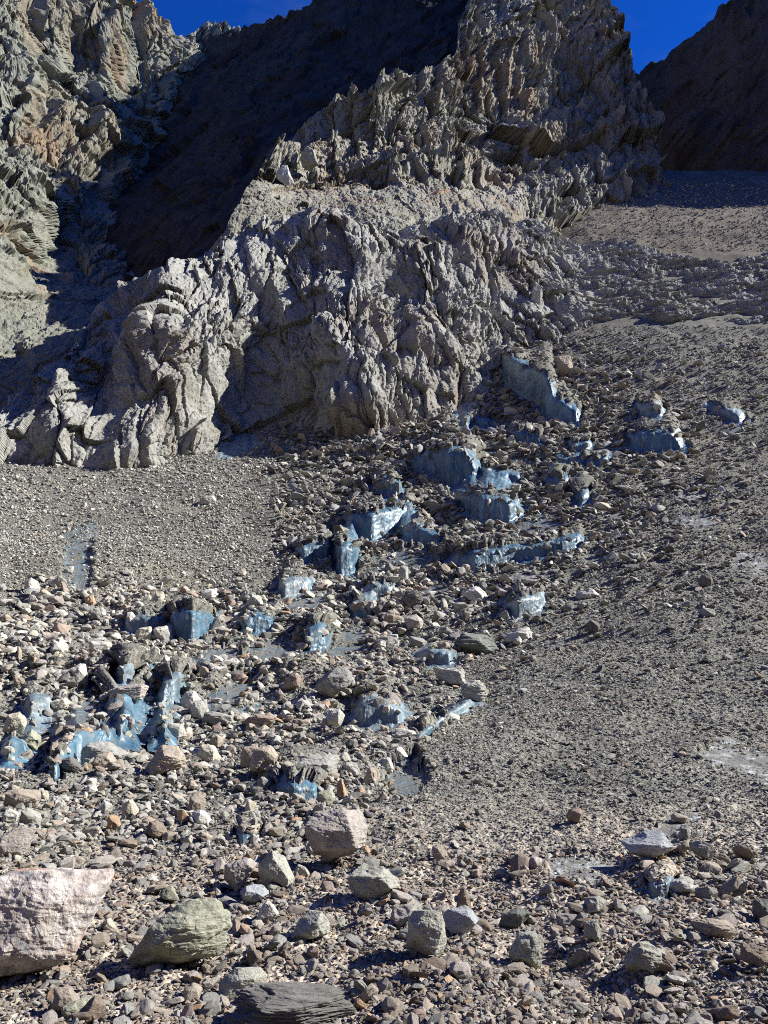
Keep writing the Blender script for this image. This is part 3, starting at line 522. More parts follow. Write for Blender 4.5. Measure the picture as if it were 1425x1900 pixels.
sheet('dark_ridge', M_RIDGE, [(1170,420,262),(1170,150,300),(1230,330,250),(1225,118,285),(1300,330,232),(1300,60,262),(1425,345,205),(1425,-30,235),(1700,340,160),(1700,-200,205),(1290,230,243)],
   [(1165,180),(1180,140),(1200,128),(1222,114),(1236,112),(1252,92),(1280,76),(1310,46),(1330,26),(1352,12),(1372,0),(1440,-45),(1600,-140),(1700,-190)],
   [(1165,430),(1300,420),(1700,410)], (1168, 1690), 2.0, d_ridge, 'shade darkened maroon slate ridge rising to the right', [(1265,250,40,60,30,.04)], skirt=(6, 8))

# ------------------------------------------------------------------ stones
ICO = {}
def ico(n):
    if n not in ICO:
        bm = bmesh.new(); bmesh.ops.create_icosphere(bm, subdivisions=n, radius=1)
        ICO[n] = (np.array([v.co for v in bm.verts]), np.array([[v.index for v in f.verts] for f in bm.faces])); bm.free()
    return ICO[n]
def hull_planes(pts):
    bm = bmesh.new(); vs = [bm.verts.new(p) for p in pts]
    bmesh.ops.convex_hull(bm, input=vs); bm.normal_update()
    n, d = [], []
    for f in bm.faces:
        nn = np.array(f.normal); dd = nn @ np.array(f.verts[0].co)
        if dd < 0: nn, dd = -nn, -dd
        if np.linalg.norm(nn) > .5: n.append(nn); d.append(max(dd, .05))
    bm.free(); return np.array(n), np.array(d)
def rock_shape(outline, seed, n=5, amp=.05, strata=0., sharp=60, taper=.72):
    """a broken rock inside the box -1..1: front outline (x, z), bevelled towards front and back, fractured surface"""
    r = np.random.RandomState(seed); o = np.array(outline, float); pts = []
    for q in o: pts.append((q[0], r.uniform(-.45, .45), q[1]))
    for sd_, nf in ((-1, 4), (1, 4)):
        a0 = r.uniform(0, 6.28)
        for k in range(nf):
            i = int((a0 / 6.283 + k / nf) * len(o) + r.uniform(-.3, .3)) % len(o); t = taper * r.uniform(.55, 1.1)
            pts.append((o[i, 0] * t, sd_ * r.uniform(.75, 1), o[i, 1] * t))
    N_, d_ = hull_planes(pts)
    for k in range(5):                                  # broken corners
        v = r.normal(size=3); v /= np.linalg.norm(v); sup = max(np.dot(p, v) for p in pts)
        N_ = np.r_[N_, v[None]]; d_ = np.r_[d_, sup * r.uniform(.76, .97)]
    V, Fc = ico(n)
    q = np.clip(V @ N_.T, 0, None) / d_[None]
    rr = (q ** sharp).sum(1) ** (-1. / sharp)
    for k in range(2):                                  # spalled hollows
        v = r.normal(size=3); v /= np.linalg.norm(v); rr = rr * (1 - r.uniform(.06, .16) * sstep(.72, .86, V @ v))
    P = V * rr[:, None]
    x, y, z = (P[:, k].astype(F32) for k in range(3)); s = seed * .37
    k = fbm(x * 1.6 + s, y * 1.6, z * 1.6, 5, 3, .55)
    f, c = facets(x * 2.1 + .8 * y + s, z * 2.1 - .7 * y + s, seed % 17); f2, c2 = facets(x * 5 + 2 * y + s, z * 5 - 2 * y, seed % 13)
    m = 1 + amp * (.8 * k + .3 * f + .25 * f2 + .35 * fbm(x * 7 + s, y * 7, z * 7, 3, 5))
    if strata: m = m + strata * ridged(x * .9 + s, y * .9, z * 5 + .8 * x, 3, seed % 11)
    P = P * m[:, None]
    return P, Fc
def rand_outline(kind, seed):
    r = np.random.RandomState(seed + 900); n = r.randint(5, 8)
    a = np.sort((np.arange(n) + r.uniform(-.3, .3, n)) / n * 2 * math.pi)
    e = {'block': .62, 'slab': .7, 'round': .95, 'wedge': .8, 'spike': .8}.get(kind, .8)
    x = np.sign(np.cos(a)) * np.abs(np.cos(a)) ** e; z = np.sign(np.sin(a)) * np.abs(np.sin(a)) ** e
    x = x * r.uniform(.8, 1.05, n); z = z * r.uniform(.8, 1.05, n)
    if kind == 'wedge': x = x * (1 - .35 * z); z = z + .25 * x * r.choice([-1, 1])
    if kind == 'spike': x = x * (.62 - .38 * z)
    if kind == 'slab': z = z + .25 * x * r.choice([-1, 1])
    x = (x - x.min()) / (x.max() - x.min()) * 2 - 1; z = (z - z.min()) / (z.max() - z.min()) * 2 - 1
    return list(zip(x, z))
TINT = {'pale': (.47, .46, .42), 'white': (.64, .62, .57), 'grey': (.29, .287, .27), 'pale green': (.39, .39, .34), 'green': (.33, .335, .262), 'tan': (.37, .32, .265), 'orange': (.46, .32, .21), 'pinkish': (.39, .355, .325),
        'yellow': (.50, .46, .37), 'reddish': (.33, .26, .22), 'brown': (.26, .21, .17), 'dark': (.17, .165, .155), 'blue grey': (.36, .38, .40), 'dark green': (.19, .205, .185)}
STONES = []                                                      # (object, X, Y, size) for labels of the small ones
stone_col = bpy.data.collections.new('stones'); COL.children.link(stone_col)
def stone(box, tint, kind, label, seed, outline=None, n=5, amp=.06, strata=0., depth=.85, sink=.14, sharp=70, tilt=0., mat=None, taper=.72, far=None):
    X0, X1, Y0, Y1 = box
    Xc = (X0 + X1) / 2; base = T(Xc, Y1 - .06 * (Y1 - Y0)) if far is None else place(np.array(Xc), np.array(Y1 - 2.), np.array(far)); dist = float(depth_of(base))
    wd, ht = (X1 - X0) / FPX * dist, (Y1 - Y0) / FPX * dist / (CP + SP * ((Y0 + Y1) / 2 - 950) / FPX)
    dp = depth * (wd if kind != 'spike' else max(wd, ht * .5))
    P, Fc = rock_shape(outline or rand_outline(kind, seed), seed, n, amp, strata, sharp, taper)
    P = P * np.array([wd / 2, dp / 2, ht / 2 * (1 + sink)])
    me_ = raw_mesh('boulder', P, Fc, mat or M_STONE, False)
    o = bpy.data.objects.new('boulder', me_); COL.objects.link(o)
    az = math.atan2(base[0], base[1])
    o.rotation_euler = Euler((0, tilt, -az)); fwd = np.array([math.sin(az), math.cos(az), 0])
    o.location = Vector(base + fwd * dp * .32 + np.array([0, 0, ht / 2 * (1 - sink)]))
    o['label'] = label; o['category'] = 'boulder' if max(X1 - X0, Y1 - Y0) > 34 else 'stone'
    if o['category'] == 'stone': o.name = 'stone'; me_.name = 'stone'
    t = np.array(TINT[tint]) * np.random.RandomState(seed).uniform(.92, 1.08)
    o['col'] = [float(v) for v in t]; o['group'] = 'rocks lying on the glacier'
    HERO.append((Xc, (Y0 + Y1) / 2, (X1 - X0) / 2, (Y1 - Y0) / 2, o))
    return o
HERO = []
def ol(*pts):
    """outline in photo pixels -> -1..1"""
    p = np.array(pts, float); lo, hi = p.min(0), p.max(0); q = (p - lo) / (hi - lo) * 2 - 1; q[:, 1] *= -1
    return [tuple(v) for v in q], (lo[0], hi[0], lo[1], hi[1])

def veined():
    b = NB('streaked pink rock'); t = b.n('ShaderNodeTexCoord').outputs['Generated']
    f = b.noise(b.mapping(t, (1, 1, .7), (0, .5, 0)), 2.2, 8, .6, 1.6); f2 = b.noise(b.mapping(t, (1.6, 1, .6), (0, .5, 0)), 4, 8, .7, 1.6); f3 = b.noise(t, 1.4, 4, .5, .4)
    c = b.ramp(f, [(.36, (.24, .24, .25)), (.47, (.46, .39, .35)), (.58, (.66, .60, .55))])
    c = b.mix(b.rng(f3, .53, .60, 0, .75), c, (.42, .26, .19))
    c = b.mix(b.rng(f2, .56, .66, 0, .85), c, (.74, .71, .66))
    c = b.mix(b.rng(b.noise(t, 12, 6, .75), .45, .7, 0, .5), c, b.mix(1, c, (.6, .57, .55), 'MULTIPLY'))
    return b.out(c, .85, b.bump(b.noise(t, 30, 6, .8), .6, .02, b.bump(f2, .7, .06)), .25)
M_VEIN = veined()
o1, b1 = ol((-40, 1625), (10, 1612), (80, 1608), (120, 1613), (192, 1618), (196, 1630), (178, 1668), (160, 1720), (130, 1768), (75, 1812), (20, 1800), (-40, 1790))
stone(b1, 'pinkish', 'block', 'huge streaked pink and white boulder cut off by the left edge', 1, o1, 7, .05, .012, .8, .02, 70, 0, M_VEIN, .95)
o2, b2 = ol((226, 1796), (262, 1738), (300, 1718), (322, 1698), (345, 1690), (395, 1690), (418, 1702), (424, 1740), (430, 1775), (420, 1796), (392, 1810), (290, 1812))
stone(b2, 'green', 'block', 'large greenish boulder, the biggest in the front centre', 2, o2, 7, .06, .02, .7, .06, 70)
o3, b3 = ol((405, 1808), (420, 1790), (445, 1784), (482, 1788), (497, 1806), (492, 1822), (440, 1842), (420, 1846), (406, 1826))
stone(b3, 'pale green', 'block', 'pale green block at the right foot of the large greenish boulder', 3, o3, 6, .06)
o4, b4 = ol((424, 1845), (470, 1838), (520, 1840), (560, 1838), (620, 1844), (655, 1880), (650, 1915), (540, 1915), (430, 1915))
stone(b4, 'dark', 'slab', 'long shaded layered slab at the bottom edge of the photo', 4, o4, 7, .05, .07, .45, .1)  # grey slab, dark tint carries the shadow on its front
o5, b5 = ol((564, 1532), (588, 1512), (640, 1505), (674, 1514), (683, 1548), (676, 1582), (645, 1604), (606, 1617), (580, 1590), (568, 1560))
stone(b5, 'pinkish', 'wedge', 'undercut wedge boulder with a pale pink top and a deep shadow beside it', 5, o5, 7, .05, .03, .9, -.06, 70)
o6, b6 = ol((753, 1780), (758, 1722), (772, 1700), (790, 1696), (822, 1702), (832, 1735), (828, 1770), (815, 1792), (785, 1796))
stone(b6, 'pale green', 'block', 'tall upright pale boulder with a brown shaded foot and shadow to its left', 6, o6, 7, .05, .02, .8, .05, 70)
o7, b7 = ol((583, 1286), (598, 1264), (620, 1248), (638, 1244), (654, 1256), (652, 1282), (640, 1298), (622, 1310), (596, 1300))
stone(b7, 'grey', 'block', 'leaning pale grey boulder casting a long shadow down to the left', 7, o7, 6, .06, .03, .8, -.05, 70)
o8, b8 = ol((1155, 1590), (1180, 1580), (1205, 1566), (1232, 1564), (1246, 1580), (1254, 1592), (1230, 1612), (1205, 1625), (1172, 1612))
stone(b8, 'blue grey', 'slab', 'wide boulder with a white top and black underside beside frosty ice', 8, o8, 7, .05, 0, .75, -.08)
H = [
 ((410,478,1588,1652),'pinkish','block','rounded tan rock leaning against a split grey rock',5,0),
 ((476,546,1588,1662),'pale green','wedge','split pale grey rock leaning to the right of the rounded tan rock',6,0),
 ((443,502,1640,1676),'blue grey','round','smooth blue grey rock in front of the leaning pair',6,0),
 ((472,519,1674,1714),'white','wedge','white angular rock between the greenish boulder and the wedge boulder',6,0),
 ((538,617,1704,1760),'pale green','wedge','pale green faceted rock right of the large greenish boulder',6,0),
 ((644,741,1628,1692),'pale green','block','broad pale green boulder under the fine debris slope',6,.03),
 ((297,334,1627,1660),'green','wedge','small green rock with a dark front above the large greenish boulder',5,0),
 ((8,72,1466,1506),'tan','block','rounded tan block on the far left above the huge pink boulder',6,0),
 ((-10,60,1548,1604),'pinkish','slab','long pale rock slanting down just above the huge pink boulder',6,0),
 ((224,262,1480,1526),'yellow','block','pale yellow upright block with a dark left side',5,0),
 ((346,381,1486,1528),'tan','block','tan grey block left of a small white stone',5,0),
 ((352,393,1518,1550),'white','wedge','small white and grey rock beside an orange stone',5,0),
 ((198,223,1521,1548),'orange','block','bright orange stone above the huge pink boulder',5,0),
 ((326,353,1519,1547),'orange','block','round orange stone touching a dark brown one',5,0),
 ((268,310,1528,1562),'brown','round','dark brown ribbed stone left of the round orange stone',5,.04),
 ((143,195,1853,1905),'brown','wedge','pointed brown rock at the bottom edge left of the layered slab',6,0),
 ((92,148,1838,1884),'tan','slab','tan slab behind the pointed brown rock',6,0),
 ((112,170,1850,1892),'green','slab','dull green slab under the pointed brown rock',5,0),
 ((190,216,1690,1716),'yellow','round','bright yellow stone right of the huge pink boulder',5,0),
 ((818,890,1684,1740),'blue grey','slab','flat grey slab just behind the tall upright boulder',6,.02),
 ((722,778,1688,1728),'pinkish','block','pinkish pale rock left of the tall upright boulder',6,0),
 ((843,878,1630,1686),'brown','spike','dark pointed upright rock under the fine debris slope',6,.05),
 ((922,986,1672,1710),'dark green','wedge','dark green rock right of the pointed upright rock',6,0),
 ((1076,1129,1666,1702),'pale green','wedge','smooth pale green wedge below the frosty ice patch',6,0),
 ((942,1012,1720,1790),'pale green','wedge','rough pale boulder with a black left side',6,.02),
 ((1085,1120,1726,1768),'pale green','block','upright pale block over a black hollow',6,0),
 ((1160,1232,1760,1824),'pale green','wedge','striped pale green boulder with slanting layers',6,.06),
 ((1284,1334,1584,1618),'grey','slab','grey slab right of the boulder with the white top',6,0),
 ((1236,1298,1634,1668),'pale','wedge','pale block beside dark bluish ice',5,0),
 ((800,830,1570,1602),'tan','wedge','tan triangular stone alone on the fine debris',5,0),
 ((1052,1088,1518,1548),'reddish','wedge','reddish stone casting a dark shadow on the fine debris',5,0),
 ((1400,1440,1684,1728),'dark','block','black shaded block at the right edge',6,0),
 ((1376,1440,1792,1836),'brown','slab','brown block near the lower right corner',6,.03),
 ((1290,1372,1742,1776),'tan','slab','tan slab over the dark hollow at lower right',6,.03),
 ((332,374,1270,1312),'pale','wedge','pale leaning block, left one of a touching pair',5,0),
 ((352,388,1284,1320),'pale','block','pale block, right one of a touching pair',5,0),
 ((302,348,1318,1354),'pale','block','pale squarish block below the touching pair',6,0),
 ((212,280,1268,1302),'pinkish','slab','flat tan plate overhanging shadowy blue ice',6,.05),
 ((92,132,1284,1316),'yellow','block','yellowish block on the left boulder field',5,0),
 ((28,80,1348,1386),'green','round','rounded pale green boulder left of the bright blue and white ice',6,0),
 ((42,73,1324,1352),'grey','wedge','grey stone resting above the rounded pale green boulder',5,0),
 ((248,285,1164,1194),'yellow','block','yellowish block in a cluster below dirty grey ice',5,0),
 ((280,322,1162,1196),'pale','block','pale block in the cluster touching the yellowish one',5,0),
 ((162,208,1216,1242),'pale','slab','flat pale block on the left boulder field',5,0),
 ((128,160,1242,1290),'pale','block','upright pale block above the yellowish block',5,0),
 ((238,286,1324,1352),'tan','slab','dark tan plate over the shaded ice',5,.04),
 ((375,442,1312,1338),'grey','slab','long flat grey plate right of the squarish pale block',6,.03),
 ((455,512,1314,1346),'reddish','slab','long reddish brown plate left of the leaning boulder shadow',6,.05),
 ((522,566,1256,1290),'reddish','wedge','reddish rock left of the leaning pale grey boulder',5,0),
 ((362,412,1372,1412),'yellow','wedge','cracked yellow tan rock in two pieces',6,0),
 ((388,416,1358,1386),'tan','block','tan stone touching the cracked yellow rock',5,0),
 ((602,641,1354,1394),'pale','wedge','pale rock below the leaning grey boulder',5,0),
 ((148,236,1378,1430),'grey','slab','big flat grey slab in front of the bright blue and white ice',6,.05),
 ((-8,36,1314,1358),'yellow','block','pale yellow block on the left edge of the boulder field',6,0),
 ((268,342,1402,1460),'tan','wedge','large furrowed tan boulder in the left boulder field',6,.05),
 ((545,636,1405,1472),'grey','block','wide flaky pale boulder above the dark blue ice hollow',7,.04),
 ((444,484,1418,1462),'tan','block','tan rock left of the wide flaky boulder',5,0),
 ((484,540,1404,1456),'tan','block','dark fronted tan block touching the wide flaky boulder',6,0),
 ((630,672,1444,1470),'pale','slab','pale plate right of the wide flaky boulder',5,0),
 ((624,646,1464,1506),'orange','block','upright orange tan stone near the wedge boulder',5,0),
 ((586,628,1488,1518),'green','round','rounded green rock just above the wedge boulder',5,0),
 ((672,708,1438,1474),'tan','wedge','tan rock right of the pale plate',5,0),
 ((732,776,1380,1404),'pale','slab','pale plate on top of a rock pile beside the diagonal ice streak',5,.03),
 ((700,732,1416,1446),'pale','wedge','pale wedge in the rock pile under the pale plate',5,0),
 ((730,760,1400,1426),'white','wedge','white chip in the middle of the rock pile',5,0),
 ((934,988,1156,1188),'pale','slab','pale cream slab on the end of the dark ice edge',6,.03),
 ((842,926,1166,1208),'dark green','slab','long dark edged slab left of the cream slab',6,.05),
 ((854,906,1078,1112),'pale','wedge','pale chunk below the ragged ice field',5,0),
 ((744,786,1104,1140),'dark','slab','dark layered slab left of the pale chunk',6,.08),
 ((750,786,1136,1168),'pinkish','block','pinkish block below the dark layered slab',5,0),
 ((708,736,1138,1164),'reddish','block','reddish block left of the pinkish one',5,0),
 ((756,792,1178,1202),'grey','slab','grey plate above the dull grey ice window',5,0),
 ((804,868,1240,1274),'pale','slab','wide flat slab with a black underside',6,.06),
 ((856,904,1260,1298),'pale','slab','layered pale slab like stacked plates at the right of the flat slab',6,.12),
 ((738,758,1056,1088),'pale green','block','small upright pale green stone below the rubble hump',5,0),
 ((1068,1112,1088,1108),'pale','slab','flat pale plate on the fine debris',5,.04),
 ((1024,1066,664,704),'tan','block','big brown tan block above the highest ice wall',6,.03),
 ((1100,1136,931,950),'yellow','slab','yellowish flat stone below the blue walls',5,0),
 ((815,843,1328,1348),'orange','slab','light orange flat stone by the diagonal ice streak',5,0),
 ((1296,1324,1060,1086),'dark','block','dark block on the fine debris toward the right',5,0),
 ((456,492,1102,1128),'pale','slab','flat pale stone above the blue ice face shaded by plates',5,0),
 ((155,178,1104,1126),'orange','round','round orange stone at the foot of the upright ice gully',5,0),
 ((278,304,1106,1128),'yellow','slab','yellowish plate above dirty grey ice',5,0),
 ((672,702,1110,1136),'pinkish','slab','pinkish plate beside the thin ice face',5,0),
 ((368,404,918,938),'pale','slab','pale triangular slab on the gravel cone below the cliff',5,0),
 ((1084,1120,1154,1180),'dark','wedge','dark stone pair on the fine debris right of the cream slab',5,0),
 ((1300,1330,1146,1166),'grey','slab','grey plate on the right debris slope',5,.03),
 ((104,150,1424,1456),'dark','wedge','shadowed dark rock in front of the bright blue and white ice',5,0),
 ((168,214,1414,1448),'tan','wedge','tan rock just behind the large furrowed boulder',5,0),
 ((158,180,1458,1478),'white','round','small round white stone below the flat grey slab',5,0),
 ((1246,1280,1510,1530),'tan','slab','thin tan plate above the frosty ice streak',5,0),
 ((1258,1284,1536,1566),'grey','wedge','grey stone standing in the frosty ice streak',5,0),
 ((0,34,1502,1530),'pale','block','pale block under the rounded tan block on the far left',5,0),
 ((34,74,1510,1548),'pale green','slab','pale green slab above the long pale rock',5,0),
]
for i, (bx, tint, kind, label, n, strata) in enumerate(H):
    stone(bx, tint, kind, label, 100 + i, None, n, .065, strata, {'slab': .7, 'round': .9}.get(kind, .85), .12, 70)

oa, ba = ol((716, 402), (724, 386), (760, 366), (802, 348), (838, 345), (822, 368), (792, 390), (756, 403))
stone(ba, 'orange', 'slab', 'long orange tan slab tilted on the rock ledge below the high wall', 901, oa, 6, .05, .04, .35, .3, far=140)
oa, ba = ol((812, 404), (826, 384), (852, 366), (874, 360), (880, 384), (862, 402))
stone(ba, 'yellow', 'slab', 'pale yellowish slab leaning beside the long orange tan slab on the ledge', 902, oa, 6, .05, .03, .4, .3, far=141)
stone((512, 546, 300, 336), 'pale', 'wedge', 'pale leaning rock slab on the shoulder of the rock spur', 913, None, 6, .12, 0, .6, .2, far=140)
stone((556, 592, 268, 306), 'green', 'slab', 'dull greenish slab above the pale leaning slab on the rock spur', 914, None, 6, .12, 0, .7, .2, far=145)
stone((984, 1010, 528, 578), 'pale', 'wedge', 'pale pointed rock fin standing on the low grey cliff near its right end', 905, None, 6, .12, 0, .7, .2, far=113)

# smaller loose stones, each its own object: a few broken shapes shared by all
PROTO = []
for i in range(14):
    kind = ('block', 'wedge', 'slab', 'wedge', 'slab', 'block', 'slab')[i % 7]
    P, Fc = rock_shape(rand_outline(kind, 300 + i), 300 + i, 4, .04, .03 if kind == 'slab' else 0, 80)
    P = P * np.array([.5, .42, {'slab': .2, 'round': .4, 'wedge': .36}.get(kind, .38)])
    PROTO.append((raw_mesh('stone', P, Fc, M_STONE, False), kind))
def on_ice(X, Y):
    m = np.full(np.shape(X), -99.)
    for poly, mat, _ in ICE: m = np.maximum(m, poly_sd(X, Y, poly) + (-4 if mat is M_ICEW else -9 if mat is M_ICEF else 0))
    return m
BASE = np.array([(-400,835),(0,835),(90,850),(230,828),(330,815),(420,800),(440,775),(520,770),(640,790),(720,785),(800,740),(880,720),(920,672),(960,610),(1060,605),(1240,610),(1425,612),(1800,610)], float)
def visible(X, Y):
    talus = (X > 1060) & (Y > 335) & (Y < 470 - .0 * X)
    return (Y > np.interp(X, BASE[:, 0], BASE[:, 1]) - 4) | talus
PAL = ['pale', 'grey', 'pale green', 'tan', 'orange', 'pinkish', 'yellow', 'reddish', 'brown', 'dark', 'white']
ZONES = [  # x range, y range, count, size range px, palette weights
 ((0, 560), (1090, 1330), 124, (19, 40), (30, 12, 14, 10, 2, 10, 8, 3, 2, 2, 4)),
 ((0, 720), (1330, 1580), 62, (20, 40), (16, 10, 8, 22, 6, 14, 8, 6, 8, 3, 2)),
 ((560, 1000), (900, 1300), 26, (13, 24), (18, 26, 10, 10, 1, 12, 2, 6, 2, 8, 0)),
 ((760, 1425), (1100, 1620), 12, (14, 22), (10, 22, 4, 18, 3, 12, 1, 8, 6, 8, 0)),
 ((200, 1425), (1610, 1890), 38, (22, 48), (8, 16, 10, 24, 6, 22, 2, 6, 10, 4, 1)),
]
placed = []; k = 0; protos_done = {}
for (xr, yr, cnt, sr, wts) in ZONES:
    tries = 0; got = 0
    while got < cnt and tries < 4000:
        tries += 1
        X = random.uniform(*xr); Y = random.uniform(*yr); s = sr[0] + (sr[1] - sr[0]) * random.random() ** 1.6
        if not visible(np.array(X), np.array(Y)) or on_ice(np.array([X]), np.array([Y]))[0] > -s * .3: continue
        if xr[1] > 1000 and yr[0] == 1100 and X < 880 + (1300 - Y) * .2 and Y < 1400: continue
        if any(abs(X - a) < c + s * .55 and abs(Y - b) < e + s * .5 for a, b, c, e, _ in HERO): continue
        if any((X - a) ** 2 + (Y - b) ** 2 < (.55 * (s + c)) ** 2 for a, b, c, *_ in placed): continue
        P = T(X, Y); dist = float(depth_of(P)); sz = s / FPX * dist
        me_, kind = PROTO[k % len(PROTO)]
        tint = random.choices(PAL, wts)[0]
        o = bpy.data.objects.new('stone', me_)
        first = (k % len(PROTO)) not in protos_done
        if first: protos_done[k % len(PROTO)] = 1; stone_col.objects.link(o)
        else: COL.objects.link(o)
        o.rotation_euler = (random.uniform(-.35, .35), random.uniform(-.35, .35), random.uniform(0, 6.28)); o.scale = (sz * random.uniform(.95, 1.15), sz * random.uniform(.8, 1.1), sz * random.uniform(.85, 1.2))
        hz = {'slab': .2, 'round': .4, 'wedge': .36}.get(kind, .38) * o.scale[2]
        o.location = Vector(P) + Vector((0, 0, hz * .55))
        o['col'] = [float(v) for v in np.array(TINT[tint]) * random.uniform(.9, 1.1)]; o['category'] = 'stone'; o['group'] = 'rocks lying on the glacier'
        placed.append((X, Y, s, tint, kind, o)); got += 1; k += 1
# words that single out each small stone: by its colour and shape and by the larger rock it lies next to
SHORT = {}
marks = [h for h in HERO]
used = {}
def where(X, Y, h, rank):
    dx, dy = X - h[0], Y - h[1]
    d = ('right of' if dx > 0 else 'left of') if abs(dx) > abs(dy) else ('below' if dy > 0 else 'above')
    return d
KN = {'block': 'block', 'slab': 'plate', 'wedge': 'wedge shaped stone', 'round': 'rounded stone'}
for X, Y, s, tint, kind, o in placed:
    ms = sorted(marks, key=lambda h: (X - h[0]) ** 2 + (Y - h[1]) ** 2)
    done = False
    for h in ms[:6]:
        for pre in ('small', 'loose', 'angular'):
            words = h[4]['label'].split()
            for stop in ('with', 'in', 'on', 'at', 'casting', 'beside', 'below', 'above', 'left', 'right', 'under', 'between', 'over', 'near', 'cut', 'leaning', 'just', 'touching', 'behind', 'like', 'alone', 'against', 'slanting', 'standing', 'resting'):
                if stop in words[2:]: words = words[:2 + words[2:].index(stop)]
            ref = ' '.join(w_.strip(',') for w_ in words[:6])
            lab = f"{pre} {tint} {KN[kind]} {where(X, Y, h, 0)} the {ref}"
            if lab not in used: used[lab] = 1; o['label'] = lab; done = True; break
        if done: break
    if not done: o['label'] = f"{tint} {KN[kind]} lying loose in the rubble"

# ------------------------------------------------------------------ scree: what nobody could count
def scatter_group():
    g = bpy.data.node_groups.new('scree scatter', 'GeometryNodeTree')
    g.interface.new_socket('Geometry', in_out='INPUT', socket_type='NodeSocketGeometry'); g.interface.new_socket('Geometry', in_out='OUTPUT', socket_type='NodeSocketGeometry')
    N = g.nodes.new; a = N('NodeGroupInput'); z_ = N('NodeGroupOutput'); ci = N('GeometryNodeCollectionInfo'); ip = N('GeometryNodeInstanceOnPoints')
    ci.inputs['Collection'].default_value = stone_col; ci.inputs['Separate Children'].default_value = True; ci.inputs['Reset Children'].default_value = True
    def attr(nm, typ):
        x_ = N('GeometryNodeInputNamedAttribute'); x_.data_type = typ; x_.inputs['Name'].default_value = nm; return x_.outputs['Attribute']
    ip.inputs['Pick Instance'].default_value = True
    l = g.links.new; l(a.outputs[0], ip.inputs['Points']); l(ci.outputs[0], ip.inputs['Instance']); l(attr('pick', 'INT'), ip.inputs['Instance Index'])
    l(attr('rot', 'FLOAT_VECTOR'), ip.inputs['Rotation']); l(attr('scl', 'FLOAT_VECTOR'), ip.inputs['Scale']); l(ip.outputs[0], z_.inputs[0])
    return g
SG = scatter_group()
def scree(name, label, X, Y, spx, tints, wts, flat, dark=1.0):
    n = len(X); P = T(X, Y); N_ = T(X, Y, blur_n); dist = depth_of(P); sz = spx / FPX * dist
    r = RNG
    scl = np.stack([sz * r.uniform(.8, 1.3, n), sz * r.uniform(.7, 1.1, n), sz * r.uniform(.6, 1.1, n) * flat], -1)
    P = P + N_ * (sz * r.uniform(.02, .34, n))[:, None]
    # lie roughly on the slope
    tx = np.arctan2(-N_[:, 1], N_[:, 2]); ty = np.arctan2(N_[:, 0], N_[:, 2])
    rot = np.stack([tx * .75 + r.normal(0, .42, n), ty * .75 + r.normal(0, .42, n), r.uniform(0, 6.28, n)], -1)
    ti = np.array([TINT[t] for t in tints]); w_ = np.array(wts, float); c = ti[r.choice(len(ti), n, p=w_ / w_.sum())] * (r.uniform(.72, 1.15, n) * dark)[:, None]
    me_ = bpy.data.meshes.new(name); me_.vertices.add(n); me_.vertices.foreach_set('co', P.astype(F32).ravel())
    for nm, val in (('rot', rot), ('scl', scl), ('col', c)):
        at = me_.attributes.new(nm, 'FLOAT_VECTOR', 'POINT'); at.data.foreach_set('vector', val.astype(F32).ravel())
    at = me_.attributes.new('pick', 'INT', 'POINT'); at.data.foreach_set('value', r.integers(0, len(PROTO), n).astype(np.int32))
    o = bpy.data.objects.new(name, me_); COL.objects.link(o); o['kind'] = 'stuff'; o['label'] = label
    md = o.modifiers.new('scatter', 'NODES'); md.node_group = SG
    return o
def sample(n, x0, x1, y0, y1, dens=None):
    X = RNG.uniform(x0, x1, n); Y = RNG.uniform(y0, y1, n); m = visible(X, Y)
    ice = on_ice(X, Y); m &= (ice < 0 + RNG.normal(0, 4, n)) | (RNG.random(n) < .07)
    if dens is not None: m &= RNG.random(n) < dens(X, Y)
    return X[m], Y[m]
def power(n, a, b, p=2.2):
    u = RNG.random(n); q = 1 - p; return (a ** q + u * (b ** q - a ** q)) ** (1 / q)
def gauss(X, Y, x, y, rx, ry): return np.exp(-((X - x) / rx) ** 2 - ((Y - y) / ry) ** 2)
def patchy(X, Y, sc, s): return sstep(-.25, .35, fbm(X / sc, Y / sc, X * 0, 3, s))
blocky = lambda X, Y: np.clip(sstep(900, 560, X + (Y - 1300) * .35) * sstep(1040, 1170, Y) * sstep(1640, 1560, Y) + gauss(X, Y, 760, 1040, 260, 130) * .9, 0, 1)
# fine grit everywhere on the slope
X, Y = sample(210000, -320, 1750, 335, 1640); scree('scree', 'fine grey stones covering the glacier slope', X, Y, power(len(X), 2.4, 9, 2.6) * np.where(Y < 620, .75, 1), ('grey', 'pale', 'pale green', 'tan', 'dark', 'reddish'), (34, 16, 18, 12, 14, 3), .85)
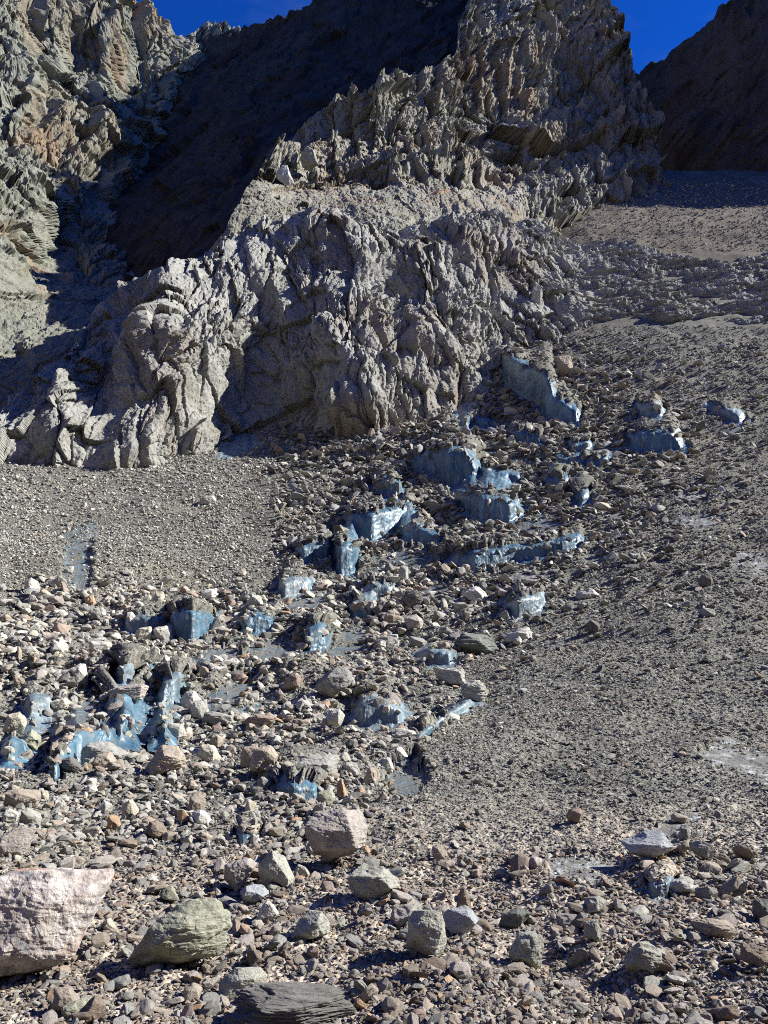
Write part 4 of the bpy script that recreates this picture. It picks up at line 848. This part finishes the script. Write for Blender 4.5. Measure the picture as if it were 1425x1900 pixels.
# plates round the ice walls
X, Y = sample(26000, 500, 1420, 640, 1160, lambda X, Y: gauss(X, Y, 860, 900, 300, 200)); scree('rubble', 'flat grey plates heaped round the blue ice walls', X, Y, power(len(X), 7, 26, 2.2), ('grey', 'pale', 'pale green', 'dark', 'tan', 'reddish'), (36, 14, 12, 26, 8, 3), .5)
# blocks of the boulder field
X, Y = sample(36000, -320, 1000, 1060, 1640, lambda X, Y: blocky(X, Y) * (.25 + .75 * patchy(X, Y, 70, 91))); scree('rubble', 'angular blocks of the boulder field at the left', X, Y, power(len(X), 8, 30, 2.3), ('pale', 'grey', 'pale green', 'tan', 'pinkish', 'dark', 'reddish', 'yellow', 'orange'), (28, 18, 12, 14, 10, 6, 4, 5, 1.5), .9)
# left cone
X, Y = sample(42000, -320, 760, 820, 1180, lambda X, Y: (.45 + .55 * patchy(X + .3 * Y, Y * .25, 40, 98)) * sstep(1190, 1030, Y + 25 * fbm(X / 60, Y / 60, X * 0, 3, 97))); scree('scree', 'pale gravel of the cone below the cliff', X, Y, power(len(X), 2.2, 9, 2.9), ('pale', 'pale green', 'grey', 'yellow'), (36, 30, 30, 3), .85, 1.3)
# scattered larger stones over the right slope
X, Y = sample(3600, 700, 1750, 640, 1640, lambda X, Y: .2 + .8 * patchy(X, Y, 60, 93)); scree('rubble', 'scattered flat stones on the dark debris slope', X, Y, power(len(X), 9, 20, 3.0), ('grey', 'tan', 'pinkish', 'dark', 'reddish', 'pale'), (34, 16, 10, 18, 6, 12), .65)
# foreground
X, Y = sample(52000, -320, 1750, 1585, 2125); scree('gravel', 'tan gravel and chips on the flat ground in front', X, Y, power(len(X), 5, 16, 2.3), ('tan', 'pinkish', 'grey', 'brown', 'orange', 'reddish', 'pale'), (30, 26, 16, 12, 4, 6, 6), .75)
X, Y = sample(5200, -320, 1750, 1600, 2125, lambda X, Y: .15 + .85 * patchy(X, Y, 80, 95)); scree('rubble', 'broken stones on the flat ground in front', X, Y, power(len(X), 15, 50, 2.4), ('tan', 'pinkish', 'grey', 'brown', 'orange', 'reddish', 'pale green'), (28, 26, 18, 12, 4, 6, 8), .72)
